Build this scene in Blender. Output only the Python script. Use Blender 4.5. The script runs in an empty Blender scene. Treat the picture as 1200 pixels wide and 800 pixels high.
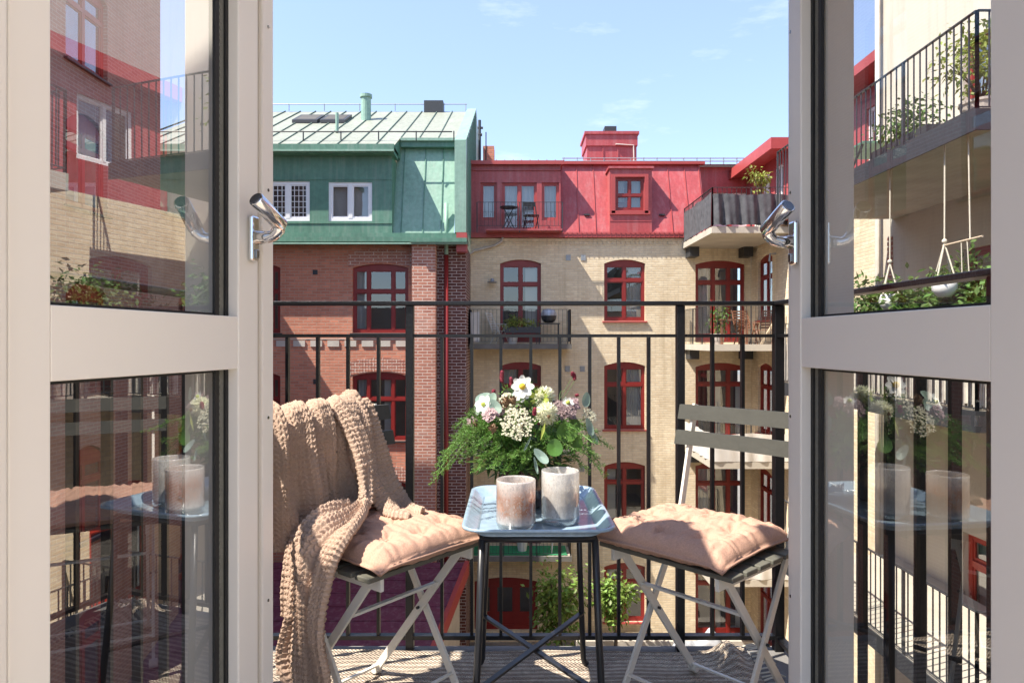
import bpy, math, random
import numpy as np
from mathutils import Vector, Matrix, noise

random.seed(7)
PI = math.pi
R = math.radians
sc = bpy.context.scene
col = sc.collection
EYE = 0.98          # camera height above the balcony floor
F = 800.0           # focal length in units of a 1200 px wide picture


def wx(px, Y):
    return (px - 600.0) / F * Y


def wz(py, Y):
    return EYE + (400.0 - py) / F * Y


# ------------------------------------------------------------------ materials
def nodes_of(m):
    m.use_nodes = True
    nt = m.node_tree
    nt.nodes.clear()
    return nt, nt.nodes, nt.links


def mixrgb(nt, fac, a, b, mode='MIX'):
    n = nt.nodes.new('ShaderNodeMix')
    n.data_type = 'RGBA'
    n.blend_type = mode
    for k, v in ((0, fac), (6, a), (7, b)):
        if hasattr(v, 'node'):
            nt.links.new(v, n.inputs[k])
        elif k == 0:
            n.inputs[0].default_value = v
        else:
            n.inputs[k].default_value = (*v, 1.0) if len(v) == 3 else v
    return n.outputs[2]


def math_node(nt, op, a, b=None, clamp=False):
    n = nt.nodes.new('ShaderNodeMath')
    n.operation = op
    n.use_clamp = clamp
    for k, v in ((0, a), (1, b)):
        if v is None:
            continue
        if hasattr(v, 'node'):
            nt.links.new(v, n.inputs[k])
        else:
            n.inputs[k].default_value = v
    return n.outputs[0]


def noise_tex(nt, scale, detail=4, vec=None, rough=0.55):
    n = nt.nodes.new('ShaderNodeTexNoise')
    n.inputs['Scale'].default_value = scale
    n.inputs['Detail'].default_value = detail
    n.inputs['Roughness'].default_value = rough
    if vec is None:
        tc = nt.nodes.new('ShaderNodeTexCoord')
        vec = tc.outputs['Object']
    nt.links.new(vec, n.inputs['Vector'])
    return n.outputs['Fac']


def ramp(nt, fac, lo, hi):
    n = nt.nodes.new('ShaderNodeMapRange')
    n.inputs[1].default_value = lo
    n.inputs[2].default_value = hi
    nt.links.new(fac, n.inputs[0])
    return n.outputs[0]


def paint(name, c, rough=0.5, var=0.15, scale=6.0, bump=0.0, bscale=60.0, metal=0.0, c2=None, island=0.0,
          coat=0.0, translucent=0.0, spec=0.5, fine=None, streak=0.0):
    m = bpy.data.materials.new(name)
    nt, N, L = nodes_of(m)
    out = N.new('ShaderNodeOutputMaterial')
    b = N.new('ShaderNodeBsdfPrincipled')
    b.inputs['Roughness'].default_value = rough
    b.inputs['Metallic'].default_value = metal
    b.inputs['Specular IOR Level'].default_value = spec
    b.inputs['Coat Weight'].default_value = coat
    b.inputs['Coat Roughness'].default_value = 0.08
    if c2 is None:
        c2 = tuple(x * (1 - var) for x in c)
    f = noise_tex(nt, scale, 5)
    cc = mixrgb(nt, ramp(nt, f, 0.3, 0.7), c, c2)
    if fine:
        g = noise_tex(nt, fine, 3)
        cc = mixrgb(nt, ramp(nt, g, 0.25, 0.75), cc, mixrgb(nt, 0.25, cc, (0.0, 0.0, 0.0)))
    if island > 0:
        g = N.new('ShaderNodeNewGeometry')
        h = N.new('ShaderNodeHueSaturation')
        L.new(cc, h.inputs['Color'])
        L.new(math_node(nt, 'ADD', math_node(nt, 'MULTIPLY', g.outputs['Random Per Island'], island * 2), 1 - island), h.inputs['Value'])
        L.new(math_node(nt, 'ADD', math_node(nt, 'MULTIPLY', g.outputs['Random Per Island'], 0.05), 0.475), h.inputs['Hue'])
        cc = h.outputs[0]
    if streak:
        tcs = N.new('ShaderNodeTexCoord')
        mps = N.new('ShaderNodeMapping')
        mps.inputs['Scale'].default_value = (5.0, 5.0, 0.35)
        L.new(tcs.outputs['Object'], mps.inputs[0])
        st = noise_tex(nt, 1.6, 6, mps.outputs[0], 0.65)
        cc = mixrgb(nt, math_node(nt, 'MULTIPLY', ramp(nt, st, 0.48, 0.75), streak), cc, mixrgb(nt, 0.5, cc, (0.55, 0.5, 0.48)))
        cc = mixrgb(nt, math_node(nt, 'MULTIPLY', ramp(nt, st, 0.48, 0.25), streak), cc, mixrgb(nt, 0.45, cc, (0.02, 0.02, 0.02)))
    L.new(cc, b.inputs['Base Color'])
    rr = math_node(nt, 'ADD', math_node(nt, 'MULTIPLY', f, 0.2), rough - 0.1, clamp=True)
    L.new(rr, b.inputs['Roughness'])
    if bump > 0:
        bn = N.new('ShaderNodeBump')
        bn.inputs['Strength'].default_value = bump
        bn.inputs['Distance'].default_value = 0.01
        L.new(noise_tex(nt, bscale, 6), bn.inputs['Height'])
        L.new(bn.outputs[0], b.inputs['Normal'])
    sh = b.outputs[0]
    if translucent > 0:
        t = N.new('ShaderNodeBsdfTranslucent')
        L.new(cc, t.inputs[0])
        mx = N.new('ShaderNodeMixShader')
        mx.inputs[0].default_value = translucent
        L.new(sh, mx.inputs[1])
        L.new(t.outputs[0], mx.inputs[2])
        sh = mx.outputs[0]
    L.new(sh, out.inputs[0])
    return m


def brick(name, c1, c2, mortar, w=0.25, h=0.075, mort=0.010, stain=0.35, bias=0.0, stain_col=None):
    m = bpy.data.materials.new(name)
    nt, N, L = nodes_of(m)
    out = N.new('ShaderNodeOutputMaterial')
    b = N.new('ShaderNodeBsdfPrincipled')
    b.inputs['Roughness'].default_value = 0.85
    b.inputs['Specular IOR Level'].default_value = 0.25
    tc = N.new('ShaderNodeTexCoord')
    sp = N.new('ShaderNodeSeparateXYZ')
    L.new(tc.outputs['Object'], sp.inputs[0])
    sn = N.new('ShaderNodeSeparateXYZ')
    L.new(tc.outputs['Normal'], sn.inputs[0])
    side = math_node(nt, 'GREATER_THAN', math_node(nt, 'ABSOLUTE', sn.outputs[0]), 0.6)
    u = math_node(nt, 'ADD', math_node(nt, 'MULTIPLY', side, sp.outputs[1]),
                  math_node(nt, 'MULTIPLY', math_node(nt, 'SUBTRACT', 1.0, side), sp.outputs[0]))
    cb = N.new('ShaderNodeCombineXYZ')
    L.new(u, cb.inputs[0])
    L.new(sp.outputs[2], cb.inputs[1])
    wob = noise_tex(nt, 7.0, 2)
    off = N.new('ShaderNodeVectorMath')
    off.operation = 'ADD'
    L.new(cb.outputs[0], off.inputs[0])
    sc_ = N.new('ShaderNodeVectorMath')
    sc_.operation = 'SCALE'
    sc_.inputs[3].default_value = 0.012
    wv = N.new('ShaderNodeCombineXYZ')
    L.new(wob, wv.inputs[0]); L.new(wob, wv.inputs[1])
    L.new(wv.outputs[0], sc_.inputs[0])
    L.new(sc_.outputs[0], off.inputs[1])
    bt = N.new('ShaderNodeTexBrick')
    bt.inputs['Scale'].default_value = 1.0
    bt.inputs['Brick Width'].default_value = w
    bt.inputs['Row Height'].default_value = h
    bt.inputs['Mortar Size'].default_value = mort
    bt.inputs['Mortar Smooth'].default_value = 0.2
    bt.inputs['Bias'].default_value = bias
    bt.inputs['Color1'].default_value = (*c1, 1)
    bt.inputs['Color2'].default_value = (*c2, 1)
    bt.inputs['Mortar'].default_value = (*mortar, 1)
    L.new(off.outputs[0], bt.inputs['Vector'])
    f = noise_tex(nt, 0.55, 7, rough=0.65)
    f2 = noise_tex(nt, 9.0, 4)
    dark = stain_col or tuple(x * 0.55 for x in c1)
    cc = mixrgb(nt, math_node(nt, 'MULTIPLY', ramp(nt, f, 0.42, 0.75), stain), bt.outputs['Color'], dark)
    cc = mixrgb(nt, math_node(nt, 'MULTIPLY', ramp(nt, f2, 0.3, 0.8), 0.35), cc, dark)
    mps = N.new('ShaderNodeMapping')
    mps.inputs['Scale'].default_value = (3.0, 3.0, 0.16)
    L.new(tc.outputs['Object'], mps.inputs[0])
    st = noise_tex(nt, 1.4, 6, mps.outputs[0], 0.65)
    cc = mixrgb(nt, math_node(nt, 'MULTIPLY', ramp(nt, st, 0.52, 0.72), 0.42), cc, dark)
    cc = mixrgb(nt, math_node(nt, 'MULTIPLY', ramp(nt, f, 0.46, 0.28), 0.30), cc, tuple(min(0.9, x * 1.25) for x in mortar))
    L.new(cc, b.inputs['Base Color'])
    bn = N.new('ShaderNodeBump')
    bn.inputs['Strength'].default_value = 0.55
    bn.inputs['Distance'].default_value = 0.012
    hgt = math_node(nt, 'ADD', math_node(nt, 'MULTIPLY', bt.outputs['Fac'], -1.0), math_node(nt, 'MULTIPLY', f2, 0.6))
    L.new(hgt, bn.inputs['Height'])
    L.new(bn.outputs[0], b.inputs['Normal'])
    L.new(b.outputs[0], out.inputs[0])
    return m


def thin_glass(name, a=0.10, k=2.0, tint=(0.9, 0.93, 0.92), rough=0.0, wobble=0.0):
    m = bpy.data.materials.new(name)
    nt, N, L = nodes_of(m)
    out = N.new('ShaderNodeOutputMaterial')
    g = N.new('ShaderNodeNewGeometry')
    d = N.new('ShaderNodeVectorMath')
    d.operation = 'DOT_PRODUCT'
    L.new(g.outputs['Normal'], d.inputs[0])
    L.new(g.outputs['Incoming'], d.inputs[1])
    c = math_node(nt, 'SUBTRACT', 1.0, math_node(nt, 'ABSOLUTE', d.outputs['Value']))
    f = math_node(nt, 'ADD', math_node(nt, 'MULTIPLY', math_node(nt, 'POWER', c, 3.0), k), a, clamp=True)
    tr = N.new('ShaderNodeBsdfTransparent')
    tr.inputs[0].default_value = (*tint, 1)
    gl = N.new('ShaderNodeBsdfGlossy')
    gl.inputs['Roughness'].default_value = rough
    gl.inputs['Color'].default_value = (0.95, 0.96, 0.97, 1)
    if wobble > 0:
        bn = N.new('ShaderNodeBump')
        bn.inputs['Strength'].default_value = wobble
        bn.inputs['Distance'].default_value = 0.02
        L.new(noise_tex(nt, 2.2, 1), bn.inputs['Height'])
        L.new(bn.outputs[0], gl.inputs['Normal'])
    mx = N.new('ShaderNodeMixShader')
    L.new(f, mx.inputs[0])
    L.new(tr.outputs[0], mx.inputs[1])
    L.new(gl.outputs[0], mx.inputs[2])
    L.new(mx.outputs[0], out.inputs[0])
    return m


M = {}
M['cream'] = paint('cream_door_paint', (0.82, 0.775, 0.705), 0.36, 0.035, 2)
M['cream_dark'] = paint('dark_tone_cream_paint', (0.56, 0.50, 0.42), 0.45, 0.06, 3)  # darker cream, carries the groove's shade on the rebate
M['gasket'] = paint('black_rubber_gasket', (0.012, 0.012, 0.012), 0.6, 0.2, 20)
M['spacer'] = paint('grey_spacer_bar', (0.20, 0.20, 0.17), 0.4, 0.2, 40, 0.3, 300)
M['chrome'] = paint('polished_chrome', (0.82, 0.81, 0.80), 0.12, 0.02, 8, metal=1.0)
M['steel_end'] = paint('dark_chrome_cap', (0.25, 0.25, 0.26), 0.25, 0.1, 8, metal=1.0)
M['door_glass'] = thin_glass('door_glass', 0.27, 0.6, (0.97, 0.98, 0.975), wobble=0.010)
M['door_glass_clear'] = thin_glass('clear_door_glass', 0.17, 0.45, (0.97, 0.98, 0.975), wobble=0.010)
M['win_glass'] = thin_glass('window_glass', 0.13, 2.0, (0.75, 0.79, 0.80), wobble=0.03)
M['black'] = paint('black_railing_paint', (0.006, 0.006, 0.007), 0.38, 0.3, 30, 0.15, 120)
M['dark_iron'] = paint('dark_iron_paint', (0.035, 0.037, 0.042), 0.5, 0.3, 20)
M['galv'] = paint('galvanised_steel', (0.33, 0.34, 0.35), 0.45, 0.2, 20, metal=0.5)
M['white_steel'] = paint('offwhite_powder_coat', (0.74, 0.70, 0.61), 0.4, 0.06, 14, 0.1, 200)
M['slat'] = paint('grey_green_stained_slat', (0.043, 0.042, 0.033), 0.6, 0.2, 18, 0.07, 60)
M['seat_slat'] = paint('sunlit_tone_seat_slat', (0.12, 0.115, 0.09), 0.6, 0.2, 18, 0.07, 60)  # slat colour lightened to stand in for sun on the seat
M['cushion'] = paint('peach_cotton', (0.56, 0.335, 0.24), 0.85, 0.10, 5, 0.35, 420, spec=0.2, fine=260)
M['knit'] = paint('beige_chunky_yarn', (0.51, 0.365, 0.275), 0.9, 0.14, 14, 0.5, 500, spec=0.15)
M['tray'] = paint('pale_blue_tray_enamel', (0.35, 0.475, 0.58), 0.16, 0.1, 5, 0.10, 28, coat=0.4, fine=60)
M['table_black'] = paint('black_table_steel', (0.018, 0.018, 0.02), 0.35, 0.2, 20)
M['ybrick'] = brick('yellow_brick', (0.87, 0.75, 0.54), (0.74, 0.60, 0.405), (0.70, 0.61, 0.47), stain=0.45, stain_col=(0.40, 0.30, 0.18), mort=0.012)
M['rbrick'] = brick('red_brick', (0.66, 0.265, 0.17), (0.48, 0.19, 0.125), (0.46, 0.31, 0.24), w=0.26, h=0.085, mort=0.011, stain=0.3)
M['rbrick_lit'] = brick('sunlit_red_brick', (0.52, 0.225, 0.155), (0.36, 0.145, 0.11), (0.64, 0.52, 0.45), w=0.27, h=0.09, mort=0.013, stain=0.2)  # red brick copy whose tone carries the sunlight on the pier
M['rbrick_shade'] = brick('shaded_red_brick', (0.17, 0.062, 0.046), (0.115, 0.048, 0.042), (0.55, 0.46, 0.42), w=0.27, h=0.09, mort=0.012, stain=0.3)  # red brick darkened to stand in for shade on bay and side
M['plaster'] = paint('beige_plaster', (0.60, 0.545, 0.45), 0.85, 0.12, 0.8, 0.3, 12, streak=0.32)
M['wbrick'] = brick('shaded_wing_brick', (0.34, 0.18, 0.14), (0.26, 0.13, 0.11), (0.36, 0.29, 0.25), stain=0.3)  # the wing's shade is darkened into this brick colour
M['band'] = paint('whitish_stone', (0.55, 0.50, 0.44), 0.8, 0.2, 3, 0.2, 20)
M['red_metal'] = paint('red_roof_sheet', (0.46, 0.082, 0.086), 0.45, 0.22, 0.9, 0.08, 3, fine=14, streak=0.32)
M['red_trim'] = paint('red_trim_paint', (0.40, 0.065, 0.06), 0.45, 0.15, 2)
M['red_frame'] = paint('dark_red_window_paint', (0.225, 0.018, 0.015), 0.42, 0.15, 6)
M['red_frame_lit'] = paint('sunlit_red_window_paint', (0.42, 0.04, 0.024), 0.42, 0.12, 6)  # lit copy of the window red, sunshine put into the colour
M['green_metal'] = paint('green_roof_sheet', (0.115, 0.265, 0.19), 0.5, 0.22, 0.9, 0.08, 3, fine=9, streak=0.32)
M['green_light'] = paint('pale_green_sheet', (0.27, 0.44, 0.345), 0.5, 0.15, 0.8, 0.08, 3, fine=9, streak=0.32)
M['roof_pale'] = paint('pale_green_roof', (0.315, 0.335, 0.265), 0.5, 0.18, 0.7, 0.06, 4, fine=8, streak=0.32)
M['seam'] = paint('dark_roof_seam', (0.10, 0.15, 0.12), 0.6, 0.2, 4)
M['white_win'] = paint('white_window_paint', (0.80, 0.79, 0.80), 0.4, 0.05, 5)
M['curtain'] = paint('white_curtain', (0.75, 0.73, 0.70), 0.9, 0.1, 4, translucent=0.3)
M['blind'] = paint('grey_blind', (0.45, 0.43, 0.40), 0.9, 0.1, 4)
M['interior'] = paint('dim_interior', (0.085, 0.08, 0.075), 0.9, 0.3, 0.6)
M['plum_roof'] = paint('plum_metal_roof', (0.175, 0.036, 0.072), 0.5, 0.2, 0.6, 0.06, 4, fine=7, streak=0.32)
M['concrete'] = paint('balcony_concrete', (0.50, 0.455, 0.38), 0.85, 0.2, 1.5, 0.3, 20)
M['concrete_dark'] = paint('weathered_concrete', (0.17, 0.16, 0.145), 0.9, 0.3, 3, 0.3, 20)
M['ground'] = paint('courtyard_gravel', (0.36, 0.32, 0.27), 0.95, 0.25, 2, 0.5, 40, fine=30)
M['deck'] = paint('balcony_deck_concrete', (0.20, 0.19, 0.18), 0.9, 0.2, 6, 0.4, 80)
M['room_white'] = paint('room_wall_paint', (0.82, 0.80, 0.76), 0.8, 0.05, 2)
M['room_dark'] = paint('bounce_cutting_dark', (0.10, 0.105, 0.12), 0.8, 0.05, 2)  # dark tone invented to soak up bounce light in the room
M['room_floor'] = paint('oak_room_floor', (0.40, 0.34, 0.28), 0.5, 0.15, 3)
M['leaf'] = paint('green_leaf', (0.125, 0.215, 0.045), 0.55, 0.3, 5, island=0.45, translucent=0.35)
M['leaf_tree'] = paint('young_tree_leaf', (0.22, 0.33, 0.065), 0.5, 0.3, 5, island=0.5, translucent=0.35)
M['leaf_bright'] = paint('yellow_green_leaf', (0.26, 0.30, 0.05), 0.55, 0.3, 5, island=0.4, translucent=0.35)
M['leaf_dark'] = paint('dark_green_leaf', (0.05, 0.10, 0.028), 0.5, 0.3, 8, island=0.4, translucent=0.25)
M['fern'] = paint('asparagus_fern', (0.15, 0.29, 0.05), 0.55, 0.35, 12, island=0.5, translucent=0.35)
M['euca'] = paint('eucalyptus_leaf', (0.27, 0.37, 0.30), 0.45, 0.2, 20, island=0.2, translucent=0.2)
M['round_leaf'] = paint('glossy_round_leaf', (0.11, 0.21, 0.035), 0.4, 0.3, 30, island=0.3, translucent=0.25)
M['petal_white'] = paint('white_petal', (0.82, 0.82, 0.78), 0.6, 0.06, 20, translucent=0.25)
M['petal_cream'] = paint('cream_petal', (0.80, 0.80, 0.60), 0.6, 0.1, 30, island=0.12, translucent=0.25)
M['umbel'] = paint('pale_umbel_flower', (0.66, 0.63, 0.47), 0.7, 0.2, 30, island=0.3, translucent=0.2)
M['pink'] = paint('dusty_pink_flower', (0.52, 0.36, 0.37), 0.7, 0.2, 30, island=0.35, translucent=0.2)
M['lilac'] = paint('lilac_grey_flower', (0.30, 0.21, 0.21), 0.7, 0.25, 30, island=0.4, translucent=0.2)
M['burnet'] = paint('crimson_burnet', (0.26, 0.02, 0.045), 0.7, 0.3, 90, 0.6, 260)
M['pod'] = paint('brown_seed_pod', (0.22, 0.13, 0.07), 0.8, 0.3, 60, 0.4, 200, island=0.3)
M['yellow'] = paint('yellow_flower_centre', (0.75, 0.50, 0.04), 0.7, 0.2, 60, 0.5, 300)
M['lime'] = paint('lime_petal', (0.55, 0.62, 0.12), 0.55, 0.2, 40, island=0.2, translucent=0.3)
M['stem'] = paint('green_stem', (0.10, 0.16, 0.05), 0.6, 0.2, 20)
M['bark'] = paint('brown_bark', (0.12, 0.085, 0.06), 0.9, 0.3, 20, 0.5, 60)
M['vase'] = paint('dark_brown_vase_glaze', (0.035, 0.022, 0.017), 0.22, 0.3, 12, coat=0.5)
M['wax'] = paint('cream_wax', (0.72, 0.62, 0.50), 0.5, 0.1, 10)
M['terracotta'] = paint('grey_clay_pot', (0.42, 0.36, 0.32), 0.8, 0.2, 8)
M['white_pot'] = paint('white_glazed_pot', (0.78, 0.77, 0.74), 0.3, 0.05, 6)
M['planter'] = paint('dark_planter_plastic', (0.04, 0.042, 0.045), 0.5, 0.2, 8)
M['rope'] = paint('cotton_rope', (0.66, 0.60, 0.48), 0.9, 0.15, 40)
M['wood'] = paint('reddish_teak', (0.26, 0.115, 0.065), 0.6, 0.3, 12)
M['pale_wood'] = paint('pale_wood', (0.58, 0.46, 0.32), 0.6, 0.2, 12)
M['cloth_dark'] = paint('charcoal_windbreak', (0.045, 0.046, 0.052), 0.85, 0.3, 6, c2=(0.10, 0.10, 0.11))
M['cloth_white'] = paint('white_windbreak', (0.74, 0.71, 0.66), 0.9, 0.12, 3, translucent=0.2)
M['bamboo'] = paint('bleached_reed', (0.55, 0.50, 0.43), 0.85, 0.3, 8, island=0.5)
M['turf'] = paint('green_turf_mat', (0.04, 0.33, 0.14), 0.9, 0.2, 10, 0.4, 60)
M['enamel'] = paint('grey_grill_enamel', (0.42, 0.44, 0.48), 0.35, 0.1, 8, metal=0.3)
M['red_cloth'] = paint('crimson_cloth', (0.42, 0.02, 0.05), 0.8, 0.2, 8)
M['skin_grey'] = paint('grey_moped_cover', (0.42, 0.44, 0.48), 0.5, 0.3, 6)


def candle_glass(name, base, blot, low):
    m = bpy.data.materials.new(name)
    nt, N, L = nodes_of(m)
    out = N.new('ShaderNodeOutputMaterial')
    b = N.new('ShaderNodeBsdfPrincipled')
    b.inputs['Roughness'].default_value = 0.16
    b.inputs['Coat Weight'].default_value = 0.6
    b.inputs['Coat Roughness'].default_value = 0.03
    tc = N.new('ShaderNodeTexCoord')
    mp = N.new('ShaderNodeMapping')
    mp.inputs['Scale'].default_value = (1.0, 1.0, 0.55)
    L.new(tc.outputs['Object'], mp.inputs[0])
    f = noise_tex(nt, 130, 5, mp.outputs[0], 0.75)
    g = noise_tex(nt, 19, 3, mp.outputs[0])
    sp = N.new('ShaderNodeSeparateXYZ')
    L.new(tc.outputs['Object'], sp.inputs[0])
    zz = ramp(nt, sp.outputs[2], 0.022, 0.045)
    z2 = ramp(nt, sp.outputs[2], 0.112, 0.080)
    k = math_node(nt, 'MULTIPLY', math_node(nt, 'MULTIPLY', zz, z2), ramp(nt, g, 0.22, 0.55))
    cc = mixrgb(nt, math_node(nt, 'MULTIPLY', k, ramp(nt, f, 0.36, 0.52)), base, blot)
    cc = mixrgb(nt, math_node(nt, 'MULTIPLY', ramp(nt, f, 0.54, 0.66), 0.7), cc, low)
    L.new(cc, b.inputs['Base Color'])
    t = N.new('ShaderNodeBsdfTranslucent')
    L.new(cc, t.inputs[0])
    tp = N.new('ShaderNodeBsdfTransparent')
    tp.inputs[0].default_value = (0.95, 0.95, 0.95, 1)
    mx = N.new('ShaderNodeMixShader'); mx.inputs[0].default_value = 0.5
    L.new(b.outputs[0], mx.inputs[1]); L.new(t.outputs[0], mx.inputs[2])
    mx2 = N.new('ShaderNodeMixShader')
    clear = math_node(nt, 'MAXIMUM', math_node(nt, 'MULTIPLY', ramp(nt, sp.outputs[2], 0.022, 0.012), 0.75), math_node(nt, 'ADD', math_node(nt, 'MULTIPLY', ramp(nt, f, 0.5, 0.38), 0.35), 0.12))
    L.new(clear, mx2.inputs[0])
    L.new(mx.outputs[0], mx2.inputs[1]); L.new(tp.outputs[0], mx2.inputs[2])
    gl = N.new('ShaderNodeBsdfGlossy'); gl.inputs['Roughness'].default_value = 0.04
    fr_ = N.new('ShaderNodeLayerWeight'); fr_.inputs[0].default_value = 0.22
    mx3 = N.new('ShaderNodeMixShader')
    L.new(math_node(nt, 'ADD', math_node(nt, 'MULTIPLY', fr_.outputs['Facing'], 0.35), 0.04), mx3.inputs[0])
    L.new(mx2.outputs[0], mx3.inputs[1]); L.new(gl.outputs[0], mx3.inputs[2])
    L.new(mx3.outputs[0], out.inputs[0])
    return m


M['candle_amber'] = candle_glass('amber_mottled_glass', (0.84, 0.78, 0.74), (0.50, 0.21, 0.10), (0.90, 0.87, 0.85))
M['candle_white'] = candle_glass('white_mottled_glass', (0.82, 0.80, 0.77), (0.60, 0.55, 0.49), (0.92, 0.91, 0.89))
M['clear_base'] = thin_glass('thick_clear_glass', 0.16, 1.8, (0.86, 0.90, 0.90), 0.02)


def rug_material():
    m = bpy.data.materials.new('woven_jute_rug')
    nt, N, L = nodes_of(m)
    out = N.new('ShaderNodeOutputMaterial')
    b = N.new('ShaderNodeBsdfPrincipled')
    b.inputs['Roughness'].default_value = 0.95
    b.inputs['Specular IOR Level'].default_value = 0.1
    tc = N.new('ShaderNodeTexCoord')
    sp = N.new('ShaderNodeSeparateXYZ')
    L.new(tc.outputs['Object'], sp.inputs[0])
    wob = noise_tex(nt, 5.0, 2)
    y = math_node(nt, 'ADD', sp.outputs[1], math_node(nt, 'MULTIPLY', wob, 0.03))
    s = math_node(nt, 'SINE', math_node(nt, 'MULTIPLY', y, 2 * PI / 0.024))
    f = noise_tex(nt, 60, 4)
    cc = mixrgb(nt, ramp(nt, s, -0.15, 0.35), (0.42, 0.34, 0.265), (0.70, 0.60, 0.475))
    cc = mixrgb(nt, math_node(nt, 'MULTIPLY', ramp(nt, f, 0.35, 0.7), 0.5), cc, (0.22, 0.17, 0.135))
    L.new(cc, b.inputs['Base Color'])
    w1 = math_node(nt, 'SINE', math_node(nt, 'MULTIPLY', sp.outputs[0], 2 * PI / 0.012))
    w2 = math_node(nt, 'SINE', math_node(nt, 'MULTIPLY', y, 2 * PI / 0.0085))
    bn = N.new('ShaderNodeBump')
    bn.inputs['Strength'].default_value = 0.9
    bn.inputs['Distance'].default_value = 0.004
    L.new(math_node(nt, 'ADD', math_node(nt, 'MULTIPLY', w1, w2), f), bn.inputs['Height'])
    L.new(bn.outputs[0], b.inputs['Normal'])
    L.new(b.outputs[0], out.inputs[0])
    return m


M['rug'] = rug_material()


# ------------------------------------------------------------------ mesh helpers
class MB:
    def __init__(self):
        self.v, self.f, self.mi = [], [], []
        self.cur = 0

    def vert(self, p):
        self.v.append(tuple(p))
        return len(self.v) - 1

    def face(self, idx):
        self.f.append(tuple(idx))
        self.mi.append(self.cur)

    def quad(self, *pts):
        self.face([self.vert(p) for p in pts])
        return self

    def hexa(self, p):                  # p: 8 points, bottom ring then top ring
        k = len(self.v)
        self.v.extend(tuple(q) for q in p)
        for f in ((3, 2, 1, 0), (4, 5, 6, 7), (0, 1, 5, 4), (1, 2, 6, 5), (2, 3, 7, 6), (3, 0, 4, 7)):
            self.face([k + i for i in f])
        return self

    def box(self, x0, x1, y0, y1, z0, z1, fn=None):
        p = [(x0, y0, z0), (x1, y0, z0), (x1, y1, z0), (x0, y1, z0), (x0, y0, z1), (x1, y0, z1), (x1, y1, z1), (x0, y1, z1)]
        if fn:
            p = [fn(*q) for q in p]
        return self.hexa(p)

    def bar(self, a, b, w, h, up=(0, 0, 1)):    # rectangular bar from a to b
        a, b = Vector(a), Vector(b)
        d = (b - a).normalized()
        u = Vector(up)
        s = d.cross(u)
        if s.length < 1e-5:
            s = d.cross(Vector((1, 0, 0)))
        s.normalize()
        t = s.cross(d).normalized()
        s *= w / 2
        t *= h / 2
        return self.hexa([a - s - t, a + s - t, a + s + t, a - s + t, b - s - t, b + s - t, b + s + t, b - s + t])

    def tube(self, pts, r, n=8, cap=True):
        pts = [Vector(p) for p in pts]
        rs = r if isinstance(r, (list, tuple)) else [r] * len(pts)
        prev = None
        rings = []
        for i, p in enumerate(pts):
            d = (pts[min(i + 1, len(pts) - 1)] - pts[max(i - 1, 0)])
            if d.length < 1e-9:
                d = Vector((0, 0, 1))
            d.normalize()
            if prev is None:
                a = d.cross(Vector((0, 0, 1)))
                if a.length < 1e-3:
                    a = d.cross(Vector((1, 0, 0)))
                a.normalize()
            else:
                a = (prev - d * prev.dot(d)).normalized()
            prev = a
            b = d.cross(a)
            rings.append([self.vert(p + (a * math.cos(2 * PI * k / n) + b * math.sin(2 * PI * k / n)) * rs[i]) for k in range(n)])
        for A, B in zip(rings, rings[1:]):
            for k in range(n):
                self.face((A[k], A[(k + 1) % n], B[(k + 1) % n], B[k]))
        if cap:
            self.face(rings[0][::-1])
            self.face(rings[-1])
        return self

    def lathe(self, prof, c=(0, 0, 0), n=32):
        rings = []
        for r, z in prof:
            rings.append([self.vert((c[0] + r * math.cos(2 * PI * k / n), c[1] + r * math.sin(2 * PI * k / n), c[2] + z)) for k in range(n)])
        for A, B in zip(rings, rings[1:]):
            for k in range(n):
                self.face((A[k], A[(k + 1) % n], B[(k + 1) % n], B[k]))
        return self

    def ball(self, c, r, n=10, m=7, sq=(1, 1, 1)):
        c = Vector(c)
        rings = []
        for j in range(m + 1):
            th = PI * j / m
            rr = max(math.sin(th), 0.02)
            rings.append([self.vert((c.x + r * sq[0] * rr * math.cos(2 * PI * k / n), c.y + r * sq[1] * rr * math.sin(2 * PI * k / n), c.z + r * sq[2] * math.cos(th))) for k in range(n)])
        for A, B in zip(rings, rings[1:]):
            for k in range(n):
                self.face((A[k], B[k], B[(k + 1) % n], A[(k + 1) % n]))
        return self

    def leaf(self, p, d, n, l, w, curl=0.15):
        p, d, n = Vector(p), Vector(d).normalized(), Vector(n)
        s = d.cross(n)
        if s.length < 1e-4:
            s = d.cross(Vector((0.3, 0.5, 0.8)))
        s.normalize()
        n = s.cross(d)
        k = len(self.v)
        self.v.extend(tuple(q) for q in (p, p + d * l * .45 + s * w * .5 - n * l * curl * .3, p + d * l - n * l * curl, p + d * l * .45 - s * w * .5 - n * l * curl * .3))
        self.face((k, k + 1, k + 2, k + 3))

    def build(self, name, mat, parent=None, smooth=False, bevel=0.0, mats=None):
        me = bpy.data.meshes.new(name)
        me.from_pydata(self.v, [], self.f)
        for m in ([mat] if mats is None else mats):
            me.materials.append(m)
        if mats is not None:
            me.polygons.foreach_set('material_index', self.mi)
        if smooth:
            me.polygons.foreach_set('use_smooth', [True] * len(me.polygons))
        me.update()
        o = bpy.data.objects.new(name, me)
        col.objects.link(o)
        if parent is not None:
            o.parent = parent
        if bevel > 0:
            b = o.modifiers.new('bevel', 'BEVEL')
            b.width = bevel
            b.segments = 2
            b.limit_method = 'ANGLE'
            b.angle_limit = R(40)
        return o


def tag(o, label=None, cat=None, group=None, kind=None):
    if label: o['label'] = label
    if cat: o['category'] = cat
    if group: o['group'] = group
    if kind: o['kind'] = kind
    return o


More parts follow.
